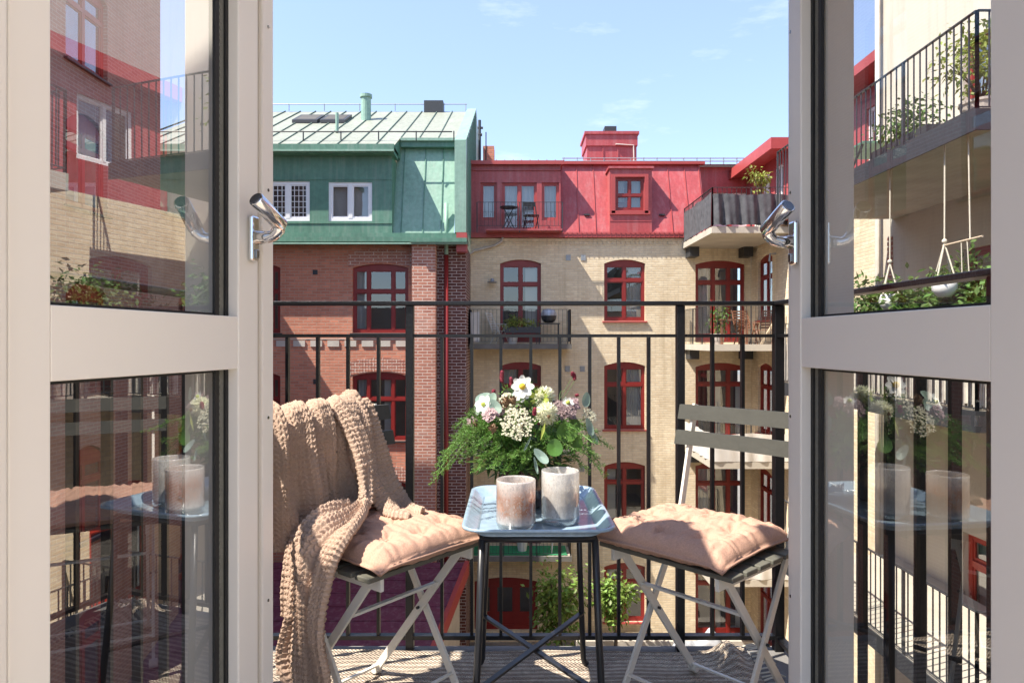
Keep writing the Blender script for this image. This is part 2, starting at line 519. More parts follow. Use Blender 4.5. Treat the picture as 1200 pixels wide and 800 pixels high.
def empty(name, label, cat, loc=(0, 0, 0), rz=0.0, group=None):
    o = bpy.data.objects.new(name, None)
    o.empty_display_size = 0.1
    col.objects.link(o)
    o.location = loc
    o.rotation_euler = (0, 0, rz)
    return tag(o, label, cat, group)


def copy_tree(o, parent=None):
    c = o.copy()
    col.objects.link(c)
    if parent is not None:
        c.parent = parent
        c.matrix_parent_inverse = o.matrix_parent_inverse
    for ch in list(o.children):
        copy_tree(ch, c)
    return c


def smooth_path(pts, n):
    """Catmull-Rom through pts (numpy rows), n samples."""
    P = np.array(pts, float)
    P = np.vstack([2 * P[0] - P[1], P, 2 * P[-1] - P[-2]])
    out = []
    seg = len(P) - 3
    for t in np.linspace(0, seg - 1e-6, n):
        i = int(t); f = t - i
        a, b, c, d = P[i:i + 4]
        out.append(0.5 * ((2 * b) + (-a + c) * f + (2 * a - 5 * b + 4 * c - d) * f * f + (-a + 3 * b - 3 * c + d) * f ** 3))
    return np.array(out)


# ------------------------------------------------------------------ camera, sky, sun
cam = bpy.data.cameras.new('camera')
cam.lens = 24.0
cam.sensor_width = 36.0
cam.clip_start = 0.02
cam.clip_end = 2000
co = bpy.data.objects.new('camera', cam)
col.objects.link(co)
co.location = (0, 0, EYE)
co.rotation_euler = (R(90), 0, 0)
sc.camera = co

SUN = Vector((-3.2, -1.3, 4.96)).normalized()
elev = math.asin(SUN.z)
azim = math.atan2(SUN.x, SUN.y)
w = bpy.data.worlds.new('World')
sc.world = w
w.use_nodes = True
nt = w.node_tree
nt.nodes.clear()
wo = nt.nodes.new('ShaderNodeOutputWorld')
bg = nt.nodes.new('ShaderNodeBackground')
sky = nt.nodes.new('ShaderNodeTexSky')
sky.sky_type = 'NISHITA'
sky.sun_disc = False
sky.sun_elevation = elev
sky.sun_rotation = azim % (2 * PI)
sky.air_density = 1.0
sky.dust_density = 0.6
sky.ozone_density = 2.5
tc = nt.nodes.new('ShaderNodeTexCoord')
mp = nt.nodes.new('ShaderNodeMapping')
mp.inputs['Scale'].default_value = (1.0, 1.0, 4.0)
mp.inputs['Rotation'].default_value = (0, R(12), R(20))
nt.links.new(tc.outputs['Generated'], mp.inputs[0])
cl = noise_tex(nt, 3.2, 8, mp.outputs[0], 0.62)
cf = math_node(nt, 'MULTIPLY', ramp(nt, cl, 0.58, 0.90), 0.6)
hazy = mixrgb(nt, 0.42, sky.outputs[0], (1.5, 1.75, 2.65))
skyc = mixrgb(nt, cf, hazy, (4.5, 4.6, 4.8))
nt.links.new(skyc, bg.inputs['Color'])
bg.inputs['Strength'].default_value = 0.125
nt.links.new(bg.outputs[0], wo.inputs[0])

sl = bpy.data.lights.new('sun', 'SUN')
sl.energy = 3.6
sl.angle = R(0.5)
sl.color = (1.0, 0.93, 0.82)
so = bpy.data.objects.new('sun', sl)
col.objects.link(so)
so.rotation_euler = SUN.to_track_quat('Z', 'Y').to_euler()
so.location = (-10, -3, 20)

sc.view_settings.view_transform = 'Standard'
sc.view_settings.look = 'None'
sc.view_settings.exposure = 0
sc.render.engine = 'CYCLES'
cy = sc.cycles
cy.use_denoising = True
cy.film_exposure = 3.2
cy.max_bounces = 10
cy.diffuse_bounces = 5
cy.glossy_bounces = 5
cy.transparent_max_bounces = 32
cy.caustics_reflective = False
cy.caustics_refractive = False
cy.sample_clamp_indirect = 8.0

# ------------------------------------------------------------------ setting: ground, room, own facade
GZ = -8.7
tag(MB().quad((-120, -120, GZ), (120, -120, GZ), (120, 200, GZ), (-120, 200, GZ)).build('courtyard_ground', M['ground']), kind='structure')
tag(MB().box(-3, 2.3, -4, 0.58, -0.2, -0.005).build('floor', M['room_floor']), kind='structure')
tag(MB().box(-3, 2.3, 0.0, 0.58, 2.45, 2.6).build('ceiling', M['room_white']), kind='structure')  # unseen strip only: stops sun at the opening, lets fill in behind
tag(MB().box(2.3, 2.45, -4, 0.58, -0.2, 2.6).build('unseen_side_wall', M['room_white']), kind='structure')  # unseen white wall, added to bounce sunlight onto the door opposite
tag(MB().box(-3.15, -3, -4, 0.58, -0.2, 2.6).build('unseen_side_wall', M['room_dark']), kind='structure')  # unseen wall kept dark so less bounce reaches the other door

# --- wall with openings, in a wall's own coordinates (u along, z up, d into the wall)
def front(Y):
    return lambda u, z, d: (u, Y + d, z)


def faces_left(X):          # a wall on the right of the court that looks towards -x
    return lambda u, z, d: (X + d, u, z)


def faces_right(X):
    return lambda u, z, d: (X - d, u, z)


def wall_panel(mb, to, u0, u1, z0, z1, holes, depth=0.2):
    us = sorted({u0, u1, *[h[0] for h in holes], *[h[1] for h in holes]})
    zs = sorted({z0, z1, *[h[2] for h in holes], *[h[3] for h in holes]})
    us = [u for u in us if u0 - 1e-6 <= u <= u1 + 1e-6]
    zs = [z for z in zs if z0 - 1e-6 <= z <= z1 + 1e-6]
    for a, b in zip(us, us[1:]):
        run = None
        for c, d in zip(zs, zs[1:]):
            mu, mz = (a + b) / 2, (c + d) / 2
            if any(h[0] < mu < h[1] and h[2] < mz < h[3] for h in holes):
                if run is not None:
                    mb.quad(to(a, run, 0), to(b, run, 0), to(b, c, 0), to(a, c, 0)); run = None
                continue
            if run is None:
                run = c
        if run is not None:
            mb.quad(to(a, run, 0), to(b, run, 0), to(b, zs[-1], 0), to(a, zs[-1], 0))
    for h in holes:
        a, b, c, d = h[:4]
        rise = h[4] if len(h) > 4 else 0.0
        mb.quad(to(a, c, 0), to(a, d - rise, 0), to(a, d - rise, depth), to(a, c, depth))
        mb.quad(to(b, c, 0), to(b, d - rise, 0), to(b, d - rise, depth), to(b, c, depth))
        mb.quad(to(a, c, 0), to(b, c, 0), to(b, c, depth), to(a, c, depth))
        if rise <= 0:
            mb.quad(to(a, d, 0), to(b, d, 0), to(b, d, depth), to(a, d, depth))
        else:
            n = 8
            pr = [(a + (b - a) * k / n, d - rise * (2 * k / n - 1) ** 2) for k in range(n + 1)]
            for (p, q), (r, s) in zip(pr, pr[1:]):
                mb.quad(to(p, q, 0), to(r, s, 0), to(r, s, depth), to(p, q, depth))
                mb.quad(to(p, q, 0), to(r, s, 0), to(r, d, 0), to(p, d, 0))


def window(parent, to, a, b, c, d, rise=0.0, mull=(0.5,), trans=(0.68,), fw=0.085, bw=0.06, d0=0.09, frame='red_frame',
           curtain=None, sill=None, name='window', dd=0.06, hood=False, low_panel=0.0, bars=None):
    """frame is the part; pane, curtain and sill its sub-parts."""
    m = MB()
    def bx(u0, u1, z0, z1, e0=d0, e1=d0 + dd):
        m.hexa([to(*q) for q in ((u0, z0, e0), (u1, z0, e0), (u1, z0, e1), (u0, z0, e1), (u0, z1, e0), (u1, z1, e0), (u1, z1, e1), (u0, z1, e1))])
    top = d - rise
    bx(a, a + fw, c, top)
    bx(b - fw, b, c, top)
    bx(a + fw, b - fw, c, c + fw * 1.15)
    n = 8
    for k in range(n):
        p0, p1 = k / n, (k + 1) / n
        q0, q1 = d - rise * (2 * p0 - 1) ** 2, d - rise * (2 * p1 - 1) ** 2
        lo0 = min(q0 - fw, top) if rise > 0 else top - fw
        u0, u1 = a + (b - a) * p0, a + (b - a) * p1
        lo = top - fw
        m.hexa([to(*q) for q in ((u0, lo, d0 + .002), (u1, lo, d0 + .002), (u1, lo, d0 + dd), (u0, lo, d0 + dd), (u0, q0, d0 + .002), (u1, q1, d0 + .002), (u1, q1, d0 + dd), (u0, q0, d0 + dd))])
    for t in trans:
        z = c + (d - c) * t
        bx(a + fw, b - fw, z - bw * .7, z + bw * .7, d0 - 0.012, d0 + dd - .003)
    cuts = [0] + list(mull) + [1]
    for u in mull:
        x = a + (b - a) * u
        bx(x - bw * .75, x + bw * .75, c + fw, top - fw + .01, d0 - 0.006, d0 + dd - .006)
    # narrow sash members round every light
    zc = [c] + [c + (d - c) * t for t in trans] + [top]
    for i in range(len(cuts) - 1):
        x0 = a + (b - a) * cuts[i] + (fw if i == 0 else bw * .75)
        x1 = a + (b - a) * cuts[i + 1] - (fw if i == len(cuts) - 2 else bw * .75)
        for j in range(len(zc) - 1):
            s0, s1 = zc[j] + (fw if j == 0 else bw * .7), zc[j + 1] - (fw if j == len(zc) - 2 else bw * .7)
            t = bw * .5
            e0, e1 = d0 + .02, d0 + dd - .01
            bx(x0, x0 + t, s0, s1, e0, e1); bx(x1 - t, x1, s0, s1, e0, e1)
            bx(x0 + t, x1 - t, s0, s0 + t * (1.6 + (low_panel / t if j == 0 else 0)), e0, e1); bx(x0 + t, x1 - t, s1 - t, s1, e0, e1)
            if bars:
                for q in range(1, bars[0]):
                    x = x0 + (x1 - x0) * q / bars[0]
                    bx(x - .008, x + .008, s0 + t, s1 - t, e0 + .005, e1 - .005)
                for q in range(1, bars[1]):
                    z = s0 + (s1 - s0) * q / bars[1]
                    bx(x0 + t, x1 - t, z - .008, z + .008, e0 + .005, e1 - .008)
    fr = m.build(name, M[frame], parent)
    g = d0 + dd * .6
    MB().quad(to(a + fw * .5, c + fw * .5, g), to(b - fw * .5, c + fw * .5, g), to(b - fw * .5, top - fw * .4, g), to(a + fw * .5, top - fw * .4, g)).build('pane', M['win_glass'], fr)
    if curtain:
        for (p, q, zlo, zhi, mat) in curtain:
            k = MB()
            nn = 24
            xs = [a + (b - a) * (p + (q - p) * i / nn) for i in range(nn + 1)]
            z0, z1 = c + (d - c) * zlo, c + (d - c) * zhi
            dz = [0.22 + (0.022 * math.sin(i * 1.9) if mat == 'curtain' else 0) for i in range(nn + 1)]
            for i in range(nn):
                k.quad(to(xs[i], z0, dz[i]), to(xs[i + 1], z0, dz[i + 1]), to(xs[i + 1], z1, dz[i + 1]), to(xs[i], z1, dz[i]))
            k.build('curtain' if mat == 'curtain' else 'blind', M[mat], fr)
    if sill:
        k = MB()
        k.hexa([to(*q) for q in ((a - .06, c - .05, -.075), (b + .06, c - .05, -.075), (b + .06, c - .05, d0), (a - .06, c - .05, d0),
                                 (a - .06, c - .012, -.075), (b + .06, c - .012, -.075), (b + .06, c + .004, d0), (a - .06, c + .004, d0))])
        k.build('sill', M[sill], fr)
    return fr


def railing(parent, pts, z0, h, mat, step=0.11, bal=0.012, top=0.035, low=0.09, name='railing', post_every=1.1, mid=None):
    """balcony railing along the floor points pts."""
    m = MB()
    for (p, q) in zip(pts, pts[1:]):
        p, q = Vector(p), Vector(q)
        L = (q - p).length
        d = (q - p) / L
        a3 = lambda t, z: (p.x + d.x * t, p.y + d.y * t, z)
        m.bar(a3(0, z0 + h), a3(L, z0 + h), top, 0.012)
        m.bar(a3(0, z0 + low), a3(L, z0 + low), 0.02, 0.012)
        if mid:
            m.bar(a3(0, z0 + mid), a3(L, z0 + mid), 0.015, 0.010)
        n = max(1, round(L / step))
        for i in range(1, n):
            m.bar(a3(L * i / n, z0 + low), a3(L * i / n, z0 + (mid or h)), bal, bal, up=(d.x, d.y, 0))
        n = max(1, round(L / post_every))
        for i in range(n + 1):
            m.bar(a3(L * i / n, z0 - 0.12), a3(L * i / n, z0 + h), 0.03, 0.03, up=(d.x, d.y, 0))
    return m.build(name, M[mat], parent)


def cloth_panel(parent, pts, z0, z1, mat, name='windbreak', wave=0.03, freq=14.0, seed=0):
    m = MB()
    n = 90
    tot = [0]
    for p, q in zip(pts, pts[1:]):
        tot.append(tot[-1] + (Vector(q) - Vector(p)).length)
    def at(s):
        for i in range(len(pts) - 1):
            if s <= tot[i + 1] + 1e-9:
                p, q = Vector(pts[i]), Vector(pts[i + 1])
                d = (q - p).normalized()
                return p + d * (s - tot[i]), Vector((-d.y, d.x, 0)) if len(p) == 3 else Vector((-d.y, d.x))
    rows = []
    for j in range(5):
        z = z0 + (z1 - z0) * j / 4
        row = []
        for i in range(n + 1):
            s = tot[-1] * i / n
            p, nn = at(s)
            k = wave * (math.sin(s * freq + seed + 1.3 * math.sin(s * 3)) + .6 * math.sin(s * freq * 1.7 + j * .4))
            k *= (1 - .5 * j / 4)
            row.append(m.vert((p.x + nn.x * k, p.y + nn.y * k, z + (.02 * math.sin(s * 5) if j == 4 else 0))))
        rows.append(row)
    for A, B in zip(rows, rows[1:]):
        for i in range(n):
            m.face((A[i], A[i + 1], B[i + 1], B[i]))
    return m.build(name, M[mat], parent, smooth=True)


# own house facade with the door opening
own = empty('house_facade', 'pale plastered house wall around the open balcony doors', 'house wall')
m = MB()
m.box(-9.0, -0.72, 0.60, 0.84, GZ, 2.9)  # wall cut off low, out of view, so sun reaches the chairs
m.box(0.74, 8.2, 0.60, 0.84, GZ, 2.9)
m.box(-0.72, 0.74, 0.60, 0.84, 2.04, 2.9)
m.box(-0.72, 0.74, 0.60, 0.84, GZ, -0.16)
m.build('wall', M['plaster'], own)
MB().box(-9.0, 8.2, 0.50, 0.86, 2.903, 2.925).build('coping', M['dark_iron'], own)
MB().box(-0.48, 1.0, 0.843, 1.28, 2.20, 2.26).build('added_sun_shield', M['dark_iron'], own)  # added out of view to keep direct sun off the door leaf

fr = empty('door_frame', 'cream wooden frame that carries the open balcony doors', 'door frame', (0, 0.66, 0))
MB().box(-0.717, -0.562, -.06, 0.102, 0, 2.037).build('jamb', M['cream'], fr, bevel=.004)
MB().box(0.615, 0.737, -.06, 0.085, 0, 2.037).build('jamb', M['cream'], fr, bevel=.004)
MB().box(-0.561, 0.614, -.06, 0.085, 1.985, 2.037).build('head', M['cream'], fr, bevel=.004)
MB().box(-0.717, 0.737, -.078, 0.18, -.005, 0.034).build('threshold', M['cream_dark'], fr, bevel=.004)

tag(MB().box(-0.87, 0.90, 0.842, 2.20, -0.16, -0.0).build('balcony_floor', M['deck']), kind='structure')


# ------------------------------------------------------------------ balcony doors
def door(P, th, mirror, label, depth, W, E, groove, lipw):
    if not mirror:
        u, n = Vector((math.sin(th), math.cos(th), 0)), Vector((math.cos(th), -math.sin(th), 0))
    else:
        u, n = Vector((-math.sin(th), math.cos(th), 0)), Vector((-math.cos(th), -math.sin(th), 0))
    base = Vector((P[0], P[1], 0))
    root = empty('balcony_door', label, 'door', base)
    T = lambda t, r, z: tuple(u * t - n * r + Vector((0, 0, z)))
    def bx(mb, t0, t1, r0, r1, z0, z1):
        return mb.hexa([T(*q) for q in ((t0, r0, z0), (t1, r0, z0), (t1, r1, z0), (t0, r1, z0), (t0, r0, z1), (t1, r0, z1), (t1, r1, z1), (t0, r1, z1))])
    Z0, Z1 = 0.045, 1.98
    rails = [(Z0, 0.245), (0.931, 1.0246), (1.88, Z1)]
    s = 'cream'
    for t0, t1 in ((-0.058, 0), (W, E)):
        bx(MB(), t0, t1, 0, 0.046, Z0, Z1).build('stile', M[s], root, bevel=.0025)
    for z0, z1 in rails:
        bx(MB(), 0.0008, W - 0.0008, 0.0012, 0.045, z0, z1).build('rail', M[s], root, bevel=.0015)
    # meeting lip with its groove on the free edge
    bx(MB(), E + .0005, E + groove, 0.020, 0.0445, Z0, Z1).build('rebate', M['cream_dark'], root)
    lip = bx(MB(), E + groove + .001, E + lipw, 0.012, 0.062, Z0, Z1).build('meeting_lip', M[s], root, bevel=.003)
    sm = MB()
    for z in (0.47, 0.83, 1.278, 1.60, 1.8):
        c = T(E + (groove + lipw) / 2, 0.0118, z)
        sm.tube([c, tuple(Vector(c) + n * .0012)], 0.0032, 8)
    sm.build('screw', M['steel_end'], lip)
    # outer sash (coupled frame)
    o = MB()
    for t0, t1 in ((-0.058, 0.004), (W - 0.004, E)):
        bx(o, t0, t1, 0.0475, depth, Z0, Z1)
    for z0, z1 in rails:
        bx(o, 0.0045, W - 0.0045, 0.0485, depth - .001, z0 - .003, z1 + .003)
    o.build('outer_sash', M[s], root, bevel=.002)
    for (z0, z1) in ((0.245, 0.931), (1.0246, 1.88)):
        g = MB()
        for t0, t1 in ((W - .040, W - .029), (W - .010, W - .0009)):
            bx(g, t0, t1, 0.0195, 0.0252, z0 + .0005, z1 - .0005)
        bx(g, .0009, W - .0405, 0.0215, 0.0252, z0 + .0005, z0 + .005)
        bx(g, .0009, W - .0405, 0.0215, 0.0252, z1 - .005, z1 - .0005)
        gk = g.build('gasket', M['gasket'], root)
        sp = MB()
        n_ = int((z1 - z0) / .012)
        for t0, t1 in ((W - .0288, W - .0102),):
            bx(sp, t0, t1, 0.0232, 0.0252, z0 + .0005, z1 - .0005)
            for i in range(n_):
                zc = z0 + .006 + i * .012
                bx(sp, t0 + .006, t1 - .006, 0.0222, 0.0231, zc - .003, zc + .003)
        sp.build('spacer', M['spacer'], gk)
        p = MB()
        p.quad(T(0, 0.026, z0), T(W, 0.026, z0), T(W, 0.026, z1), T(0, 0.026, z1))
        p.build('pane', M['door_glass_clear' if mirror else 'door_glass'], root)
    # handle
    W = E - .0646
    hb = MB()
    bx(hb, W + 0.028, W + 0.052, -0.011, -0.0003, 1.128, 1.212)
    h = hb.build('handle', M['chrome'], root, bevel=.004)
    hz = 1.172
    pts = [T(W + .040, -.011, hz), T(W + .040, -.034, hz), T(W + .040, -.046, hz + .003), T(W + .038, -.056, hz + .012), T(W + .034, -.060, hz + .026)]
    nk = MB().tube(pts, [.0135, .0108, .0108, .0120, .0122], 16)
    nk.build('handle_neck', M['chrome'], h, smooth=True)
    e0 = Vector(T(W + .040, -.061, hz + .020)); e1 = Vector(T(W - .022, -.046, hz + .058))
    d = (e1 - e0).normalized()
    lv = MB().tube([e0, e0 + d * .0015, e1 - d * .0015, e1], [.0125, .0138, .0138, .0128], 20)
    lo = lv.build('lever', M['chrome'], h)
    lo.data.polygons.foreach_set('use_smooth', [len(p.vertices) == 4 for p in lo.data.polygons])
    MB().tube([e1 + d * .0002, e1 + d * .0012], .0112, 16).build('lever_end', M['steel_end'], h)
    bx(MB(), W + 0.035, W + 0.046, -.0145, -.0108, 1.133, 1.150).build('key_cylinder', M['steel_end'], h, bevel=.002)
    return root


door((-0.5603, 0.83), R(10.0), False, 'cream glazed balcony door reflecting red and yellow houses', 0.105, 0.4014, 0.466, 0.036, 0.078)
door((0.581, 0.83), R(3.6), True, 'grey shaded glazed balcony door showing plants on a neighbouring balcony', 0.104, 0.475, 0.516, 0.010, 0.036)

# ------------------------------------------------------------------ balcony railing
rl = empty('balcony_railing', 'black flat bar railing around the balcony with chairs', 'railing', (0.0, 2.17, 0))
YR = 0.0
XL, XR = -0.84, 0.846
k = 2.17
MB().box(XL - .012, XR + .012, -.022, .022, 1.094, 1.107).build('handrail', M['black'], rl, bevel=.002)
MB().box(XL, XR, -.010, .010, 0.993, 1.003).build('upper_rail', M['black'], rl)
MB().box(XL, XR, -.012, .012, 0.037, 0.050).build('lower_rail', M['black'], rl)
for s in (XL, XR):
    MB().box(s - .022, s + .022, .0222 - 1.345, -.0222, 1.094, 1.107).build('handrail', M['black'], rl, bevel=.002)
    MB().box(s - .010, s + .010, -1.32, -.0155, 0.993, 1.003).build('upper_rail', M['black'], rl)
    MB().box(s - .012, s + .012, -1.32, -.0155, 0.037, 0.050).build('lower_rail', M['black'], rl)
for px in (337, 372.7, 408, 443.7, 518, 553, 587, 622, 656, 691, 725, 760, 834.6, 870):
    x = wx(px, k)
    MB().box(x - .0048, x + .0048, -.009, .009, .0502, .9928).build('baluster', M['black'], rl)
for px in (480.5, 797):
    x = wx(px, k)
    MB().box(x - .0125, x + .0125, -.0145, .0145, 0.0, 1.0938).build('post', M['black'], rl, bevel=.002)
for x in (XL, XR):
    MB().box(x - .015, x + .015, -.0152, .0152, 0.0, 1.0938).build('post', M['black'], rl, bevel=.002)
for s in (XL, XR):
    for y in (1.304, 1.416, 1.531, 1.647, 1.762, 1.877, 1.99):
        MB().box(s - .010, s + .010, y - .0055 - k, y + .0055 - k, .0502, .9928).build('baluster', M['black'], rl)
    MB().box(s - .012, s + .012, 1.19 - k - .012, 1.19 - k + .012, 0, 1.0938).build('post', M['black'], rl, bevel=.002)

# ------------------------------------------------------------------ rug
m = MB()
nx, ny = 110, 90
grid = []
for j in range(ny + 1):
    row = []
    for i in range(nx + 1):
        x = -0.80 + 1.52 * i / nx
        y = 0.98 + 1.165 * j / ny
        y2 = y + .008 * math.sin(x * 9) * (j / ny)
        z = 0.008 + .003 * noise.noise(Vector((x * 6, y * 6, 0))) + .0022 * math.sin(y * 2 * PI / 0.024 + 2 * noise.noise(Vector((x * 3, y * 2, 4))))
        bump = math.exp(-(((x - .69) / .07) ** 2 + ((y - 2.08) / .08) ** 2))
        z += .045 * bump * (1 + .5 * math.sin(x * 60))
        row.append(m.vert((x, y2, z)))
    grid.append(row)
for j in range(ny):
    for i in range(nx):
        m.face((grid[j][i], grid[j][i + 1], grid[j + 1][i + 1], grid[j + 1][i]))
rug = m.build('rug', M['rug'], smooth=True)
tag(rug, 'striped woven jute rug lying on the balcony floor', 'rug')
for sx, x0 in ((-1, -0.80), (1, 0.72)):
    fm = MB()
    for j in range(70):
        y = 1.0 + 1.13 * j / 69
        z0 = .010 + (.03 * math.exp(-((y - 2.08) / .08) ** 2) if sx > 0 else 0)
        l = random.uniform(.05, .085)
        dy = random.uniform(-.02, .02)
        fm.tube([(x0, y, z0), (x0 + sx * l * .5, y + dy * .5, z0 + .006), (x0 + sx * l, y + dy, .006)], .0028, 5)
    fm.build('fringe', M['rope'], rug)


# ------------------------------------------------------------------ folding chairs
def make_chair():
    root = empty('folding_chair', 'x', 'chair')
    hw = 0.192
    # seat slats, front edge at y = 0
    for i in range(5):
        y0 = 0.0 + i * 0.062
        MB().box(-hw, hw, y0, y0 + .050, .438, .450).build('seat_slat', M['seat_slat'], root, bevel=.0025)
    post = [(.045, .012), (.315, .435), (.338, .50), (.41, .785)]
    for s in (-1, 1):
        x = s * 0.165
        # long leg: front foot, seat hinge, back post
        lg = MB()
        P = [Vector((x, b, z)) for b, z in post]
        for a, b in zip(P, P[1:]):
            lg.bar(a, b, .0085, .022, up=(0, 1, .3))
        lg.build('long_leg', M['white_steel'], root, bevel=.0015)
        xs = s * 0.150
        sg = MB().bar((xs, .045, .425), (xs, .378, .014), .0085, .022, up=(0, 1, .3))
        sg.build('short_leg', M['white_steel'], root, bevel=.0015)
        MB().box(xs - .005, xs + .005, .004, .300, .409, .4372).build('seat_rail', M['white_steel'], root, bevel=.001)
        for b, z, xx in ((.045, .012, x), (.378, .014, xs)):
            MB().tube([(xx - .012, b, .015), (xx + .012, b, .015)], .0135, 12).build('foot_cap', M['white_steel'], root, bevel=.002)
        # pivot rivets
        bz = .205
        MB().tube([(xs - .012, .196, .239), (x + .012, .196, .239)] if s > 0 else [(x - .012, .196, .239), (xs + .012, .196, .239)], .004, 10).build('rivet', M['dark_iron'], root)
    MB().bar((-.150, .128, .322), (.150, .128, .322), .014, .007).build('stretcher', M['white_steel'], root, bevel=.001)
    MB().bar((-.150, .366, .030), (.150, .366, .030), .010, .006).build('stretcher', M['white_steel'], root, bevel=.001)
    MB().bar((-.165, .085, .085), (.165, .085, .085), .010, .006).build('stretcher', M['white_steel'], root, bevel=.001)
    for z0, z1 in ((.668, .708), (.741, .783)):
        f = lambda z: .338 + (z - .50) / .285 * .072 - .011
        n = 10
        m = MB()
        for i in range(n):      # slightly bowed back slat
            xa, xb = -.205 + .41 * i / n, -.205 + .41 * (i + 1) / n
            bow = lambda x: .010 * (1 - (x / .205) ** 2)
            ya, yb = bow(xa), bow(xb)
            m.hexa([(xa, f(z0) + ya - .012, z0), (xb, f(z0) + yb - .012, z0), (xb, f(z0) + yb, z0), (xa, f(z0) + ya, z0),
                    (xa, f(z1) + ya - .012, z1), (xb, f(z1) + yb - .012, z1), (xb, f(z1) + yb, z1), (xa, f(z1) + ya, z1)])
        m.build('back_slat', M['slat'], root)
    return root


CH_R = ((0.357, 1.645, 0.008), R(-47.7))
CH_L = ((-0.195, 1.650, 0.008), R(51.5))
ch1 = make_chair()
ch1.location, ch1.rotation_euler.z = CH_R
ch1['label'] = 'folding slatted chair showing both bare grey back slats, no throw on it'
ch1['group'] = 'folding balcony chairs'
ch2 = copy_tree(ch1)
ch2.location, ch2.rotation_euler.z = CH_L
ch2['label'] = 'folding slatted chair with a knitted throw over its back'


# ------------------------------------------------------------------ seat cushions
def make_cushion(chair, label, seed, rot, dx):
    m = MB()
    n = 120
    S = .190
    tuf = [(-.5, -.5), (.5, -.5), (-.5, .5), (.5, .5), (0, 0), (0, -.62), (0, .62), (-.62, 0), (.62, 0)]
    def height(u, v):
        e = (1 - abs(u) ** 5) * (1 - abs(v) ** 5)
        e = max(e, 0) ** .45
        h = e
        dip = 0
        for a, b in tuf:
            r2 = ((u - a) ** 2 + (v - b) ** 2)
            dip += .62 * math.exp(-r2 / .012) + .20 * math.exp(-r2 / .07) + .10 * math.exp(-r2 / .035) * math.sin(6 * math.atan2(v - b, u - a) + 9 * a + 5 * b + seed)
        nz = noise.noise(Vector((u * 3 + seed, v * 3, 1.7))) * .16 + noise.noise(Vector((u * 8, v * 8 + seed, 3.1))) * .05
        # gathers that run in from the seam
        edge = max(abs(u), abs(v))
        ang = (v if abs(u) > abs(v) else u)
        g = .10 * max(0, (edge - .45) / .55) * math.sin(ang * 26 + 2 * noise.noise(Vector((ang * 4, seed, 0))) * 3) * (1 - edge ** 8)
        g += .10 * noise.noise(Vector((u * 14 + seed, v * 4, 9))) * (1 - edge ** 6)
        g += .035 * noise.noise(Vector((u * 24, v * 19 + seed, 2))) * (1 - edge ** 6)
        return max(0.0, h * (1 + nz) - dip * h * .55 + g)
    def xy(u, v):
        pinch = 1 - .05 * (1 - u * u) * (v * v) - .05 * (1 - v * v) * (u * u)
        wob = 1 + .018 * noise.noise(Vector((u * 2.2 + seed, v * 2.2, 7)))
        return u * S * pinch * wob, v * S * pinch * wob
    top, bot = [], []
    for j in range(n + 1):
        a, b = [], []
        for i in range(n + 1):
            u, v = -1 + 2 * i / n, -1 + 2 * j / n
            x, y = xy(u, v)
            h = height(u, v)
            sag = -.010 * max(0, (abs(u) - .85) / .15) - .006 * max(0, (abs(v) - .85) / .15)
            a.append(m.vert((x, y, .026 + .041 * h + sag)))
            b.append(m.vert((x, y, .026 - .0255 * min(1, height(u, v) * 1.1) + sag * .3)))
        top.append(a); bot.append(b)
    for j in range(n):
        for i in range(n):
            m.face((top[j][i], top[j][i + 1], top[j + 1][i + 1], top[j + 1][i]))
            m.face((bot[j][i], bot[j + 1][i], bot[j + 1][i + 1], bot[j][i + 1]))
    for i in range(n):
        m.face((top[0][i], bot[0][i], bot[0][i + 1], top[0][i + 1]))
        m.face((top[n][i], top[n][i + 1], bot[n][i + 1], bot[n][i]))
        m.face((top[i][0], top[i + 1][0], bot[i + 1][0], bot[i][0]))
        m.face((top[i][n], bot[i][n], bot[i + 1][n], top[i + 1][n]))
    o = m.build('seat_cushion', M['cushion'], smooth=True)
    tag(o, label, 'cushion', 'peach tufted seat cushions')
    mx = Matrix.Translation(Vector(chair[0])) @ Matrix.Rotation(chair[1], 4, 'Z') @ Matrix.Translation((dx, .150, .451)) @ Matrix.Rotation(rot, 4, 'Z')
    o.matrix_world = mx
    pp = MB()      # piped seam round the edge
    ring = []
    for q in range(4):
        for i in range(40):
            t = -1 + 2 * i / 40
            u, v = [(t, -1), (1, t), (-t, 1), (-1, -t)][q]
            x, y = xy(u, v)
            sag = -.010 * max(0, (abs(u) - .85) / .15) - .006 * max(0, (abs(v) - .85) / .15)
            ring.append((x, y, .026 + sag * .7))
    pp.tube(ring + [ring[0]], .0032, 6, cap=False)
    pp.build('piping', M['cushion'], o, smooth=True)
    for a, b in tuf:
        x, y = xy(a, b)
        MB().ball((x, y, .026 + .041 * height(a, b)), .0055, 8, 5, (1, 1, .5)).build('button', M['cushion'], o, smooth=True)
    return o


make_cushion(CH_R, 'peach tufted cushion on the chair with bare back slats', 3.0, R(3), -.016)
make_cushion(CH_L, 'peach tufted cushion partly under the knitted throw', 11.0, R(-2), .008)


